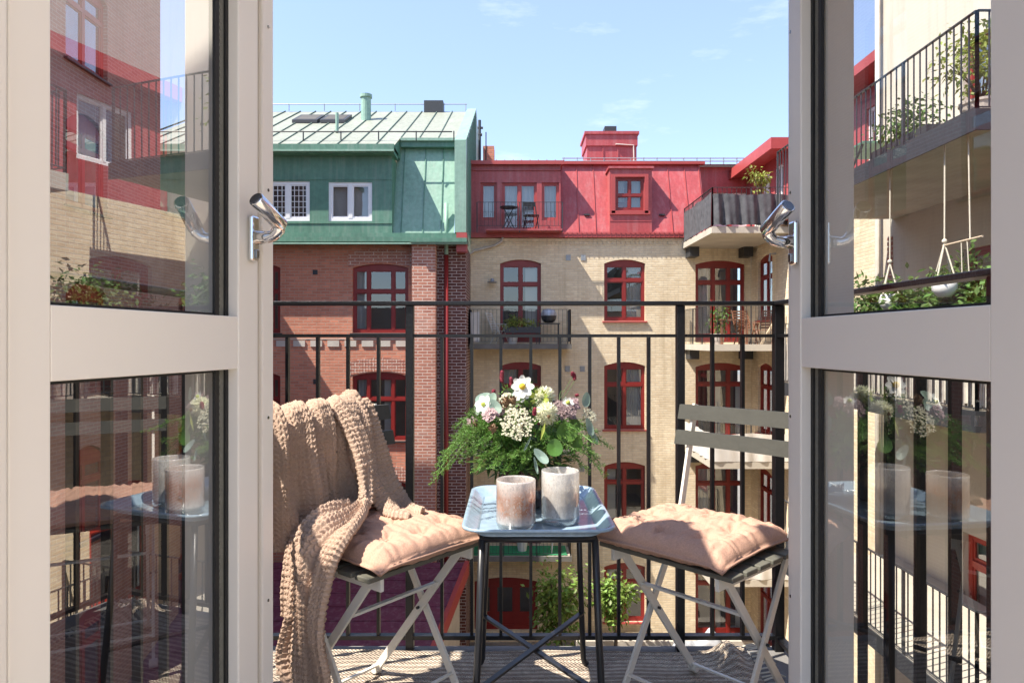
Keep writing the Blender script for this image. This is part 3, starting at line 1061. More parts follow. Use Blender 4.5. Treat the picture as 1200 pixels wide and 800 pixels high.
# ------------------------------------------------------------------ knitted throw on the left chair
def throw():
    V, Fc = [], []
    cx, ca = Vector(CH_L[0]), CH_L[1]
    def ribbon(path, half, fold, nfold, phase, amp=.0086, res=.0016, taper=None, edge_wave=.0015):
        """path: centres (x, back, z) in chair space; half: half-width vectors at the same stations."""
        n = 400
        P = smooth_path(path, n)
        H = smooth_path(half, n)
        L = np.concatenate([[0], np.cumsum(np.linalg.norm(np.diff(P, axis=0), axis=1))])
        ns = int(L[-1] / res)
        s = np.linspace(0, L[-1], ns)
        P = np.stack([np.interp(s, L, P[:, k]) for k in range(3)], 1)
        H = np.stack([np.interp(s, L, H[:, k]) for k in range(3)], 1)
        hl = np.linalg.norm(H, axis=1)
        nw = int(2 * hl.max() * 1.15 / res)
        w = np.linspace(-1, 1, nw)
        Tn = np.gradient(P, axis=0)
        Tn /= np.linalg.norm(Tn, axis=1)[:, None]
        Nn = np.cross(H, Tn)
        Nn /= np.linalg.norm(Nn, axis=1)[:, None] + 1e-9
        S, Wd = np.meshgrid(s, w, indexing='ij')
        fol = fold * (np.sin(Wd * PI * nfold + phase + 1.2 * np.sin(S * 5 + phase)) + .45 * np.sin(Wd * PI * nfold * 1.9 + S * 9))
        fol += .010 * np.sin(S * 17 + Wd * 2 + phase)
        p, q = .0126, .0134
        ncol = max(4, round(2 * hl.mean() * 1.1 / q))
        cu = (Wd + 1) * .5 * ncol + .06 * np.sin(S * 31 + Wd * 5)
        fv = S / p + .10 * np.sin(Wd * 9 + S * 13)
        fu = cu - np.floor(cu) - .5
        fr = fv - np.floor(fv)
        sgn = np.where(np.floor(fv / 2).astype(int) % 2 == 0, 1.0, 1.0)
        lobe = lambda f, e: np.exp(-((np.abs(fu) - (.10 + .26 * f)) / .115) ** 2) * e
        hk = np.maximum(lobe(fr, np.sin(PI * np.clip(fr * .72 + .14, 0, 1)) ** .6), lobe(fr - 1, np.exp(-((fr - 1.0) / .3) ** 2) * .8))
        rng = np.random.RandomState(int(phase * 100) + 5)
        hk = hk * (1 + .3 * (np.sin(np.floor(cu) * 12.9 + np.floor(fv) * 78.2) * .5)) * (1 + .10 * rng.rand(*hk.shape))
        sw = 1 + edge_wave / hl.mean() * np.sin(S * 2 * PI / p)
        base = P[:, None, :] + H[:, None, :] * (Wd * sw)[..., None]
        top = base + Nn[:, None, :] * (fol + .003 + amp * hk)[..., None]
        bot = base + Nn[:, None, :] * (fol - .003 - amp * hk)[..., None]
        k0 = len(V)
        nS, nW = S.shape
        V.extend(map(tuple, top.reshape(-1, 3)))
        k1 = len(V)
        V.extend(map(tuple, bot.reshape(-1, 3)))
        for i in range(nS - 1):
            for j in range(nW - 1):
                a = i * nW + j
                Fc.append((k0 + a, k0 + a + 1, k0 + a + nW + 1, k0 + a + nW))
                Fc.append((k1 + a, k1 + a + nW, k1 + a + nW + 1, k1 + a + 1))
        for i in range(nS - 1):
            a = i * nW
            Fc.append((k0 + a, k0 + a + nW, k1 + a + nW, k1 + a))
            a = i * nW + nW - 1
            Fc.append((k0 + a, k1 + a, k1 + a + nW, k0 + a + nW))
        for j in range(nW - 1):
            Fc.append((k0 + j, k1 + j, k1 + j + 1, k0 + j + 1))
            a = (nS - 1) * nW + j
            Fc.append((k0 + a, k0 + a + 1, k1 + a + 1, k1 + a))
    # left panel over the back slats
    ribbon([(-.17, .45, .55), (-.165, .445, .70), (-.16, .43, .77), (-.155, .395, .792), (-.155, .360, .760), (-.16, .335, .68), (-.165, .315, .56), (-.17, .30, .47)],
           [(.10, 0, 0)] * 8, .021, 2.3, .3)
    # middle hollow
    ribbon([(.01, .455, .60), (.01, .445, .72), (.0, .43, .778), (.0, .395, .800), (.0, .366, .75), (.0, .352, .66), (.0, .345, .56), (.0, .30, .525)],
           [(.11, 0, 0)] * 8, .012, 3.2, 1.1)
    # outer drape on the right, down to the cushion
    ribbon([(.115, .455, .58), (.11, .447, .70), (.085, .43, .78), (.08, .395, .808), (.08, .365, .78), (.08, .345, .70), (.10, .315, .60), (.115, .265, .535), (.09, .20, .522), (.085, .14, .520)],
           [(.045, 0, 0), (.045, 0, 0), (.05, 0, 0), (.05, 0, .004), (.055, .01, 0), (.06, .02, 0), (.065, .03, 0), (.07, .02, 0), (.07, .02, 0), (.05, .02, 0)], .010, 1.5, 2.1)
    # rolled strand that crosses the seat and hangs off its side to the floor
    ribbon([(.05, .44, .70), (.05, .425, .78), (.045, .385, .817), (.05, .345, .77), (.055, .318, .70), (.045, .29, .62), (.01, .25, .565), (-.06, .20, .558), (-.13, .165, .556), (-.19, .145, .545),
            (-.232, .14, .50), (-.247, .14, .42), (-.255, .145, .33), (-.25, .15, .24), (-.24, .145, .165)],
           [(.045, 0, 0), (.045, 0, 0), (.05, .01, 0), (.05, .015, 0), (.05, .02, 0.01), (.05, .03, .02), (.045, .05, .01), (.03, .075, 0), (.02, .085, 0), (.01, .085, 0),
            (0.005, .080, 0), (0, .072, 0), (0, .082, 0), (0, .085, 0), (0, .03, 0)], .0105, 2.0, .9)
    # doubled tail edge
    ribbon([(-.05, .245, .545), (-.12, .235, .548), (-.185, .225, .535), (-.225, .215, .49), (-.240, .205, .42), (-.246, .20, .34)],
           [(.02, .05, 0), (.01, .055, 0), (0, .055, 0), (0, .055, 0), (0, .045, 0), (0, .03, 0)], .009, 1.6, .2)
    me = bpy.data.meshes.new('knitted_throw')
    me.from_pydata(V, [], Fc)
    me.materials.append(M['knit'])
    me.polygons.foreach_set('use_smooth', [True] * len(me.polygons))
    o = bpy.data.objects.new('knitted_throw', me)
    col.objects.link(o)
    o.location = cx + Vector((0, 0, -.010))
    o.rotation_euler.z = ca
    tag(o, 'chunky beige knitted throw draped over a chair and trailing to the rug', 'blanket')


throw()

# ------------------------------------------------------------------ tray table
tt = empty('tray_table', 'pale blue enamel tray table on thin black legs', 'table', (0.0625, 1.81, 0))
def rrect(hx, hy, r, z, n=8):
    out = []
    for cx_, cy_, a0 in ((hx - r, hy - r, 0), (-hx + r, hy - r, PI / 2), (-hx + r, -hy + r, PI), (hx - r, -hy + r, 1.5 * PI)):
        for i in range(n + 1):
            a = a0 + PI / 2 * i / n
            out.append((cx_ + r * math.cos(a), cy_ + r * math.sin(a), z))
    return out
m = MB()
HX, HY = .1815, .245
loops = [rrect(HX - .040, HY - .040, .030, .5265), rrect(HX - .034, HY - .034, .034, .527), rrect(HX - .012, HY - .012, .045, .5455), rrect(HX - .003, HY - .003, .052, .5485),
         rrect(HX, HY, .054, .5470), rrect(HX, HY, .054, .5415), rrect(HX - .003, HY - .003, .052, .5405), rrect(HX - .014, HY - .014, .045, .5390), rrect(HX - .037, HY - .037, .034, .5225)]
idx = [[m.vert(p) for p in l] for l in loops]
for A, B in zip(idx, idx[1:]):
    for i in range(len(A)):
        m.face((A[i], A[(i + 1) % len(A)], B[(i + 1) % len(A)], B[i]))
m.face(idx[0])
m.face(idx[-1][::-1])
tr = m.build('tray', M['tray'], tt)
tr.data.polygons.foreach_set('use_smooth', [len(p.vertices) == 4 for p in tr.data.polygons])
top = MB()
fx, fy = .133, .205
c4 = [(-fx, -fy), (fx, -fy), (fx, fy), (-fx, fy)]
for a, b in zip(c4, c4[1:] + c4[:1]):
    top.tube([(a[0], a[1], .515), (b[0], b[1], .515)], .007, 10)
top.build('leg_frame', M['table_black'], tt, smooth=True)
for sx, sy in c4:
    ex, ey = sx * 1.14, sy * 1.17
    foot = (ex + (0.012 if sx > 0 else -.012), ey, .012)
    MB().tube([(sx, sy, .515), (sx * 1.05, sy * 1.06, .30), (ex, ey, .030), (ex + .004 * (1 if sx > 0 else -1), ey, .018), foot], .0085, 10).build('leg', M['table_black'], tt, smooth=True)
g = lambda s: 1 + .14 * (1 - .165 / .515) * s
MB().bar((-fx * 1.10, fy * 1.12, .162), (fx * 1.10, -fy * 1.12, .162), .016, .007).build('brace', M['table_black'], tt, bevel=.001)
MB().bar((fx * 1.10, fy * 1.12, .170), (-fx * 1.10, -fy * 1.12, .170), .016, .007).build('brace', M['table_black'], tt, bevel=.001)

# ------------------------------------------------------------------ candle holders
TZ = .5275
def candle(loc, r, h, mat, label, inner):
    root = empty('candle_holder', label, 'candle holder', loc, group='mottled glass candle holders')
    gl = MB().lathe([(.0, .0), (r * .86, .0), (r * .98, .004), (r, .012), (r * 1.0, h - .004), (r * .99, h), (r * .945, h), (r * .94, h - .004), (r * .92, .022), (r * .5, .016), (0, .015)], n=64)
    gl.build('glass', mat, root, smooth=True)
    MB().lathe([(0, .017), (r * .90, .024), (r * .90, h * .62), (r * .82, h * .635), (0, h * .63)], n=40).build('candle', inner, root, smooth=True)
    MB().tube([(0, 0, h * .63), (.001, 0, h * .63 + .012)], .0014, 6).build('wick', M['gasket'], root)
    base = MB().lathe([(0, -.0002), (r * .93, -.0002), (r * 1.012, .004), (r * 1.012, .017), (r * 1.003, .019)], n=48)
    base.build('clear_foot', M['clear_base'], root, smooth=True)
    return root

candle((0.0095, 1.652, TZ), .0475, .120, M['candle_amber'], 'amber and white mottled glass candle holder at the tray corner', M['pod'])
candle((0.1215, 1.715, TZ), .0475, .130, M['candle_white'], 'taller plain white mottled glass candle holder', M['wax'])

# ------------------------------------------------------------------ vase and bouquet
BC = Vector((0.030, 1.885, 0))
vs = MB().lathe([(0, 0), (.050, 0), (.058, .006), (.062, .03), (.060, .075), (.054, .105), (.056, .118), (.050, .118), (.048, .105), (.052, .05), (0, .02)], n=40).build('vase', M['vase'], smooth=True)
vs.location = (BC.x, BC.y, TZ)
tag(vs, 'dark brown round vase on the blue tray holding the flowers', 'vase')
bq = empty('flower_bouquet', 'loose bouquet of white, cream and pink flowers with ferny greenery', 'flowers', (BC.x, BC.y, TZ + .10))
O = Vector((BC.x, BC.y, TZ + .10))


def pt(px, py, Y):
    return Vector((wx(px, Y), Y, wz(py, Y))) - O


rng = random.Random(21)
# stems
m = MB()
heads = []
def stem_to(p, r=.0014):
    a = Vector((rng.uniform(-.02, .02), rng.uniform(-.02, .02), -.05))
    mid = a * .4 + p * .45 + Vector((0, 0, .03))
    m.tube([tuple(v) for v in smooth_path([a, mid, p], 8)], r, 5)
spots = {
    'cosmos': [(612, 453, 1.84)],
    'dahlia': [(640, 485, 1.80), (637, 464, 1.86)],
}
fern = MB()
def fern_spray(p0, p1, sag, dens=60, ln=.028):
    p0, p1 = Vector(p0), Vector(p1)
    mid = (p0 + p1) / 2 + Vector((0, 0, sag))
    P = smooth_path([p0, mid, p1], dens)
    fern.tube([tuple(v) for v in P[::3]], .0011, 4)
    for i in range(3, dens):
        d = Vector(P[i] - P[i - 1]).normalized()
        f = i / dens
        L = ln * (1.1 - .75 * f)
        for s in range(2):
            side = Vector((rng.gauss(0, 1), rng.gauss(0, 1), rng.gauss(0, .6)))
            side = (side - d * side.dot(d)).normalized()
            bd = (side + d * .7).normalized()
            b0 = Vector(P[i])
            k = 9
            for q in range(k):
                t = (q + .5) / k
                pos = b0 + bd * L * t
                nd = (bd * .6 + Vector((rng.gauss(0, 1), rng.gauss(0, 1), rng.gauss(0, 1))) * .55).normalized()
                fern.leaf(pos, nd, Vector((rng.gauss(0, 1), rng.gauss(0, 1), 1)), L * .42, .0019, 0)
base = Vector((0, 0, .02))
for (px, py, Y, sag) in ((509, 556, 1.80, .10), (520, 530, 1.78, .10), (530, 512, 1.86, .08), (541, 540, 1.74, .08), (525, 548, 1.88, .10), (556, 552, 1.72, .05), (545, 500, 1.9, .06),
                         (560, 520, 1.70, .05), (575, 548, 1.68, .03), (536, 522, 1.72, .08),
                         (706, 545, 1.84, .09), (716, 524, 1.9, .08), (690, 552, 1.78, .06), (700, 505, 1.95, .07), (682, 530, 1.74, .05),
                         (590, 552, 1.72, .03), (600, 556, 1.74, .02), (580, 520, 1.74, .05), (615, 540, 1.72, .03), (700, 535, 1.8, .08), (550, 510, 1.95, .06), (512, 545, 1.86, .12), (505, 566, 1.76, .11), (532, 500, 1.82, .09), (516, 538, 1.7, .10), (710, 556, 1.78, .09), (698, 520, 1.7, .07), (598, 535, 1.7, .02)):
    fern_spray(base + Vector((rng.uniform(-.03, .03), rng.uniform(-.03, .03), 0)), pt(px, py, Y), sag)
fern.build('fern_foliage', M['fern'], bq)

lf = MB()       # mixed green leaves in the middle
for i in range(520):
    a = rng.uniform(0, 2 * PI)
    rr = .135 * math.sqrt(rng.random())
    z = rng.uniform(.01, .19) * (1 - (rr / .16) ** 2) + .01
    p = Vector((rr * math.cos(a), rr * math.sin(a) * .8, z))
    d = Vector((p.x, p.y, .05 + rng.gauss(0, .05))) + Vector((rng.gauss(0, .06), rng.gauss(0, .06), rng.gauss(0, .05)))
    lf.leaf(p, d, Vector((rng.gauss(0, .6), rng.gauss(0, .6), 1)), rng.uniform(.022, .045), rng.uniform(.007, .016), .25)
lf.build('leaves', M['leaf'], bq)
lf = MB()
for i in range(170):        # bright sprigs standing up between the flower heads
    a = rng.uniform(0, 2 * PI)
    rr = .15 * math.sqrt(rng.random())
    p = Vector((rr * math.cos(a), rr * math.sin(a) * .6 - .02, .215 * (1 - (rr / .17) ** 2) + rng.uniform(-.02, .02)))
    for q in range(4):
        lf.leaf(p + Vector((0, 0, q * .004)), Vector((rng.gauss(0, .6), rng.gauss(0, .6), .7)), Vector((rng.gauss(0, .6), rng.gauss(0, .6), 1)), rng.uniform(.010, .020), rng.uniform(.003, .006), .2)
lf.build('sprigs', M['fern'], bq)
lf = MB()
for i in range(260):
    a = rng.uniform(0, 2 * PI)
    rr = .10 * math.sqrt(rng.random())
    p = Vector((rr * math.cos(a), rr * math.sin(a), rng.uniform(.0, .10)))
    d = Vector((p.x, p.y, -.03)) + Vector((rng.gauss(0, .06), rng.gauss(0, .06), rng.gauss(0, .05)))
    lf.leaf(p, d, Vector((rng.gauss(0, .6), rng.gauss(0, .6), 1)), rng.uniform(.03, .05), rng.uniform(.012, .02), .3)
lf.build('leaves', M['leaf_dark'], bq)


def disc_leaf(mb, p, n, up, l, w, cup=.12):
    p, n = Vector(p), Vector(n).normalized()
    up = Vector(up)
    up = (up - n * up.dot(n)).normalized()
    s = up.cross(n)
    c = mb.vert(p + n * -l * cup)
    ring = []
    N_ = 16
    for i in range(N_):
        a = 2 * PI * i / N_
        e = math.cos(a)
        ring.append(mb.vert(p + up * l * .5 * e + s * w * .5 * math.sin(a) * (1 - .18 * e)))
    for i in range(N_):
        mb.face((c, ring[i], ring[(i + 1) % N_]))


e = MB()
for px, py, Y, l, wd, n, up in ((574, 470, 1.80, .052, .034, (-.3, -1, .4), (.5, 0, 1)), (566, 466, 1.83, .045, .03, (-.2, -1, .7), (.9, 0, .6)), (580, 476, 1.78, .045, .03, (.1, -1, .5), (-.5, 0, 1)),
                                (687, 468, 1.86, .042, .026, (.5, -1, .1), (.2, 0, 1)), (691, 500, 1.85, .052, .024, (.6, -1, .2), (-.3, 0, 1)), (696, 512, 1.88, .045, .02, (.6, -1, .3), (-.5, 0, 1)),
                                (634, 534, 1.73, .050, .024, (.2, -1, .4), (-.7, 0, .8)), (628, 545, 1.74, .045, .008, (.1, -1, .1), (-.2, 0, 1)),
                                (560, 478, 1.86, .04, .024, (-.5, -1, .3), (-.3, 0, 1)), (603, 463, 1.84, .03, .02, (0, -1, .8), (.4, 0, 1)), (618, 520, 1.75, .04, .006, (.1, -1, 0), (.5, 0, 1))):
    disc_leaf(e, pt(px, py, Y), n, up, l, wd)
e.build('eucalyptus_leaves', M['euca'], bq)
e = MB()
for px, py, Y, l, wd, n, up in ((664, 506, 1.78, .055, .055, (.2, -1, .3), (0, 0, 1)), (650, 524, 1.75, .046, .042, (.1, -1, .2), (0, 0, 1)), (675, 518, 1.80, .045, .04, (.4, -1, .1), (0, 0, 1)),
                                (645, 508, 1.82, .045, .04, (-.1, -1, .3), (.3, 0, 1)), (672, 498, 1.84, .05, .045, (.5, -1, .3), (0, 0, 1))):
    disc_leaf(e, pt(px, py, Y), n, up, l, wd, .08)
e.build('round_leaves', M['round_leaf'], bq)


def petal_flower(c, n, rad, npet, wid, matp, matc, name, cup=.15, layers=1, cr=.012):
    c, n = Vector(c), Vector(n).normalized()
    a = n.cross(Vector((0, 0, 1))).normalized()
    b = a.cross(n)
    mb = MB()
    for L in range(layers):
        for i in range(npet):
            t = 2 * PI * (i + .5 * L) / npet + rng.uniform(-.08, .08)
            d = a * math.cos(t) + b * math.sin(t)
            r = rad * (1 - .18 * L) * rng.uniform(.93, 1.05)
            s = n.cross(d)
            rows = []
            for j in range(6):
                f = j / 5
                hw = wid * rad * (math.sin(PI * (f * .82 + .12)) ** .7) * .5
                up = cup * r * f * f * (1 + L) + .05 * r * math.sin(f * 5 + i)
                q = c + d * (r * (.12 + .88 * f)) + n * up
                rows.append([mb.vert(q - s * hw + n * .06 * r), mb.vert(q), mb.vert(q + s * hw + n * .06 * r)])
            for A, B in zip(rows, rows[1:]):
                for k2 in range(2):
                    mb.face((A[k2], A[k2 + 1], B[k2 + 1], B[k2]))
    o = mb.build(name, matp, bq, smooth=True)
    MB().ball(c + n * .004, cr, 12, 8).build('flower_centre', matc, o, smooth=True)
    return o


petal_flower(pt(612, 453, 1.82), (.05, -1, .35), .031, 8, .66, M['petal_white'], M['yellow'], 'cosmos_flower', .08, 1, .009)
stem_to(pt(612, 453, 1.84))
petal_flower(pt(611, 462, 1.835), (-.2, -1, .5), .024, 7, .66, M['petal_white'], M['yellow'], 'cosmos_flower', .1, 1, .006)
petal_flower(pt(567, 474, 1.80), (-.5, -.8, .5), .026, 6, .8, M['petal_white'], M['lime'], 'white_flower', .2, 1, .006)
petal_flower(pt(665, 472, 1.84), (.3, -.8, .5), .017, 9, .6, M['petal_white'], M['lime'], 'white_flower', .2, 1, .006)


def pompon(c, rad, mat):
    c = Vector(c)
    mb = MB()
    g = PI * (3 - math.sqrt(5))
    n = 190
    for i in range(n):
        z = 1 - 2 * (i + .5) / n
        r = math.sqrt(1 - z * z)
        d = Vector((r * math.cos(g * i), r * math.sin(g * i), z))
        mb.leaf(c + d * rad * .62, (d + Vector((0, 0, .25)) + Vector((rng.gauss(0, .1), rng.gauss(0, .1), rng.gauss(0, .1)))), d, rad * .48, rad * .27, -.25)
    mb.ball(c, rad * .72, 12, 8)
    return mb.build('dahlia_flower', mat, bq)


pompon(pt(640.5, 484, 1.79), .0295, M['petal_cream']); stem_to(pt(640, 484, 1.8))
pompon(pt(638, 465, 1.87), .0295, M['petal_cream']); stem_to(pt(637, 464, 1.88))
mb = MB()
for i in range(26):
    a = rng.uniform(0, 2 * PI)
    mb.leaf(pt(632, 466, 1.835) + Vector((.012 * math.cos(a), 0, .012 * math.sin(a))), (math.cos(a), -.6, math.sin(a)), (0, -1, 0), .016, .006, .1)
mb.build('lime_petals', M['lime'], bq)
mb = MB()
mb.leaf(pt(639, 494, 1.745), (-.25, -.1, -1), (0, -1, 0), .05, .009, .1)
mb.build('drooping_petal', M['lime'], bq)


def floret_head(c, n, rad, dome, cnt, fl, mat, name):
    c, n = Vector(c), Vector(n).normalized()
    a = n.cross(Vector((0, 0, 1))).normalized()
    b = a.cross(n)
    mb = MB()
    for i in range(cnt):
        t = rng.uniform(0, 2 * PI)
        r = rad * math.sqrt(rng.random()) * (1 + .12 * math.sin(t * 7))
        p = c + a * r * math.cos(t) + b * r * math.sin(t) + n * (dome * (1 - (r / rad) ** 2) + rng.gauss(0, .0025))
        for q in range(5):
            u = 2 * PI * q / 5 + t
            d = a * math.cos(u) + b * math.sin(u) + n * rng.uniform(.1, .7)
            mb.leaf(p, d, n, fl, fl * .75, .1)
    for i in range(22):
        t = 2 * PI * i / 22
        p = c + a * rad * .8 * math.cos(t) + b * rad * .8 * math.sin(t)
        mb.tube([c - n * .03, p], .0006, 3, cap=False)
    return mb.build(name, mat, bq)


floret_head(pt(606, 497, 1.745), (-.05, -1, .45), .042, .012, 260, .0034, M['umbel'], 'umbel_flower'); stem_to(pt(606, 497, 1.78))
floret_head(pt(598, 472, 1.85), (-.1, -.7, .8), .036, .012, 130, .0048, M['umbel'], 'umbel_flower')
floret_head(pt(690, 488, 1.88), (.5, -.7, .4), .022, .01, 60, .0045, M['umbel'], 'umbel_flower')
floret_head(pt(574, 486, 1.77), (-.3, -.8, .5), .020, .008, 90, .0045, M['pink'], 'pink_flower')
floret_head(pt(584, 482, 1.80), (-.1, -.8, .6), .016, .008, 60, .0045, M['pink'], 'pink_flower')
floret_head(pt(672, 473, 1.86), (.3, -.8, .5), .018, .008, 70, .0045, M['pink'], 'pink_flower')
floret_head(pt(664, 484, 1.82), (.2, -.8, .5), .025, .012, 120, .0048, M['lilac'], 'lilac_flower')
floret_head(pt(654, 478, 1.85), (.1, -.8, .6), .022, .012, 90, .0048, M['lilac'], 'lilac_flower')
floret_head(pt(553, 494, 1.80), (-.5, -.8, .3), .014, .006, 40, .0042, M['lilac'], 'lilac_flower')
for px, py, Y, r in ((593, 471, 1.79, .013), (601, 469, 1.79, .012), (586, 474, 1.80, .008), (578, 502, 1.74, .011), (643, 488, 1.755, .005), (557, 497, 1.79, .009)):
    mb = MB()
    c = pt(px, py, Y)
    mb.ball(c, r * .8, 9, 7, (1, 1, 1.15))
    for i in range(60):
        d = Vector((rng.gauss(0, 1), rng.gauss(0, 1), rng.gauss(0, 1))).normalized()
        mb.leaf(c + d * r * .7, d + Vector((0, 0, .5)), d, r * .7, r * .4, .1)
    mb.build('seed_pod', M['pod'], bq)
for px, py, Y, h in ((588, 441, 1.87, .034), (599, 447, 1.86, .026), (578.5, 459, 1.88, .015), (626.5, 482, 1.76, .022), (673, 441, 1.95, .022), (676, 463, 1.92, .008), (671, 438, 1.95, .014)):
    c = pt(px, py, Y)
    tilt = Vector((rng.uniform(-.15, .15), 0, 1))
    mb = MB()
    mb.tube([c - tilt * h * .5, c - tilt * h * .4, c, c + tilt * h * .4, c + tilt * h * .5], [.002, .0052, .0058, .0045, .0015], 10)
    for i in range(70):
        a = rng.uniform(0, 2 * PI)
        p = c + tilt * rng.uniform(-.45, .45) * h + Vector((math.cos(a), math.sin(a), 0)) * .0052
        mb.leaf(p, Vector((math.cos(a), math.sin(a), .3)), (0, 0, 1), .003, .0025, 0)
    mb.build('burnet_flower', M['burnet'], bq)
    stem_to(c - tilt * h * .5, .0008)
m.tube([tuple(v) for v in smooth_path([pt(650, 500, 1.85), pt(655, 470, 1.86), pt(657, 459, 1.87), pt(662, 458, 1.86)], 12)], .0008, 5)
for _ in range(10):
    stem_to(Vector((rng.uniform(-.1, .1), rng.uniform(-.06, .06), rng.uniform(.1, .16))))
m.build('stems', M['stem'], bq)


# ------------------------------------------------------------------ foliage helper
def leaf_cloud(mb, c, rad, n, size, seed, clumps=14, up=.2):
    r = random.Random(seed)
    c = Vector(c)
    cs = []
    for _ in range(clumps):
        d = Vector((r.gauss(0, 1), r.gauss(0, 1), r.gauss(0, 1))).normalized() * (r.random() ** .45)
        cs.append(Vector((c.x + d.x * rad[0], c.y + d.y * rad[1], c.z + d.z * rad[2])))
    for i in range(n):
        b = r.choice(cs)
        s = .26
        p = b + Vector((r.gauss(0, s * rad[0]), r.gauss(0, s * rad[1]), r.gauss(0, s * rad[2])))
        d = (p - b).normalized() * .6 + Vector((r.gauss(0, .5), r.gauss(0, .5), r.gauss(-.15, .4)))
        mb.leaf(p, d, Vector((r.gauss(0, .6), r.gauss(0, .6), 1)), size * r.uniform(.7, 1.3), size * .55, .3)
    return cs


# ------------------------------------------------------------------ yellow house at the end of the court
YB = 22.0
PIT = 118 / F * YB
yb = empty('yellow_brick_house', 'yellow brick house with red mansard roof across the courtyard', 'house', (0, YB, GZ))
def child(o, root):
    """keep world placement for meshes built in world coordinates"""
    o.parent = root
    o.matrix_parent_inverse = Matrix.Translation(-Vector(root.location))
    return o
class Root:
    """parent helper: builds in world coordinates under an Empty at its base."""
_old_build = MB.build
def build_w(self, name, mat, parent=None, **kw):
    o = _old_build(self, name, mat, parent, **kw)
    if parent is not None and parent.type == 'EMPTY':
        o.matrix_parent_inverse = Matrix.Translation(-Vector(parent.location))
    return o
MB.build = build_w

to = front(YB)
X0, X1 = -1.34, 7.7
eave = wz(279, YB)
A0, A1 = wx(586, YB), wx(634, YB)
B0, B1 = wx(708, YB), wx(756, YB)
C0, C1 = wx(815, YB), wx(873, YB)
Z = lambda py: wz(py, YB)
rise = .13
opens = []
for t, b in ((304, 401), (424, 519), (541, 637)):
    opens.append(('A', A0, A1, Z(b), Z(t)))
opens.append(('G', wx(556, YB), wx(630, YB), Z(738), Z(676)))
for t, b in ((304, 376), (424, 503), (541, 613), (659, 728)):
    opens.append(('B', B0, B1, Z(b), Z(t)))
for t, b in ((305, 401), (425, 519), (541, 637), (661, 747)):
    opens.append(('C', C0, C1, Z(b), Z(t)))
m = MB()
wall_panel(m, to, X0, X1, GZ, eave, [(o[1], o[2], o[3], o[4], rise) for o in opens], .22)
m.build('wall', M['ybrick'], yb)
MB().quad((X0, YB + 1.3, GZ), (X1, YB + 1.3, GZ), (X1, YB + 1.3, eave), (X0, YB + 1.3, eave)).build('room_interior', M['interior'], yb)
m = MB()     # corbelled brick frieze under the gutter, brick string
for i in range(60):
    x = X0 + .06 + i * .15
    if x + .08 < X1:
        m.box(x, x + .075, YB - .035, YB - .001, eave - .20, eave - .10)
m.box(X0, X1, YB - .045, YB - .001, eave - .099, eave - .02)
m.build('frieze', M['ybrick'], yb)
ci = 0
for k_, a, b, c, d in opens:
    if k_ == 'A':
        window(yb, to, a, b, c, d, rise, (.5,), (.70,), name='balcony_door', curtain=[(.62, .95, .0, .9, 'blind')] if ci == 0 else [(.08, .4, 0, 1, 'curtain')], low_panel=.2)
    elif k_ == 'B':
        cu = [[(.55, .92, .05, .62, 'curtain'), (.55, .9, .72, .97, 'curtain')], [(.54, .93, .0, .97, 'curtain')], [(.1, .3, .0, .9, 'blind')], [(.08, .3, .0, .9, 'curtain')]][ci - 4]
        window(yb, to, a, b, c, d, rise, (.5,), (.66,), sill='red_trim', curtain=cu)
    elif k_ == 'C':
        window(yb, to, a, b, c, d, rise, (.37, .68), (.73,), name='balcony_door', curtain=[(.4, .55, 0, .7, 'curtain'), (.85, .96, 0, .7, 'curtain')] if ci % 2 else [(.05, .3, .0, .95, 'curtain')], low_panel=.15)
    else:
        window(yb, to, a, b, c, d, .18, (.3, .66), (), fw=.13, bw=.10, name='shop_door', low_panel=.35)
    ci += 1
m = MB()
for px, py in ((666, 302), (683.5, 302), (665, 432), (682.5, 432), (665, 549), (682, 549)):
    m.box(wx(px, YB) - .075, wx(px, YB) + .075, YB - .02, YB - .001, Z(py) - .09, Z(py) + .09)
m.build('wall_vents', M['galv'], yb)
# gutter, downpipe
m = MB()
m.box(X0 - .05, 5.75, YB - .16, YB + .05, eave, eave + .13)
for i in range(46):
    x = X0 + i * .155
    if x < 5.7:
        m.box(x, x + .018, YB - .175, YB - .161, eave - .005, eave + .17)
m.box(X0 - .05, 5.75, YB - .19, YB - .178, eave + .14, eave + .165)
m.build('gutter', M['red_trim'], yb)
MB().tube([(wx(589, YB), YB - .12, eave + .02), (wx(588, YB), YB - .12, eave - .12), (wx(580, YB), YB - .1, eave - .25), (wx(556, YB), YB - .08, eave - .42), (wx(549.5, YB), YB - .08, eave - .55), (wx(549.5, YB), YB - .08, GZ)], .042, 10).build('downpipe', M['band'], yb, smooth=True)
lamp = MB().lathe([(.0, .12), (.05, .11), (.07, .03), (.16, 0), (.15, -.02), (0, -.02)], (wx(577, YB - .15), YB - .2, wz(331, YB)), 16)
lamp.box(wx(577, YB) - .02, wx(577, YB) + .02, YB - .2, YB - .001, wz(331, YB) + .08, wz(331, YB) + .12)
lamp.build('wall_lamp', M['galv'], yb)

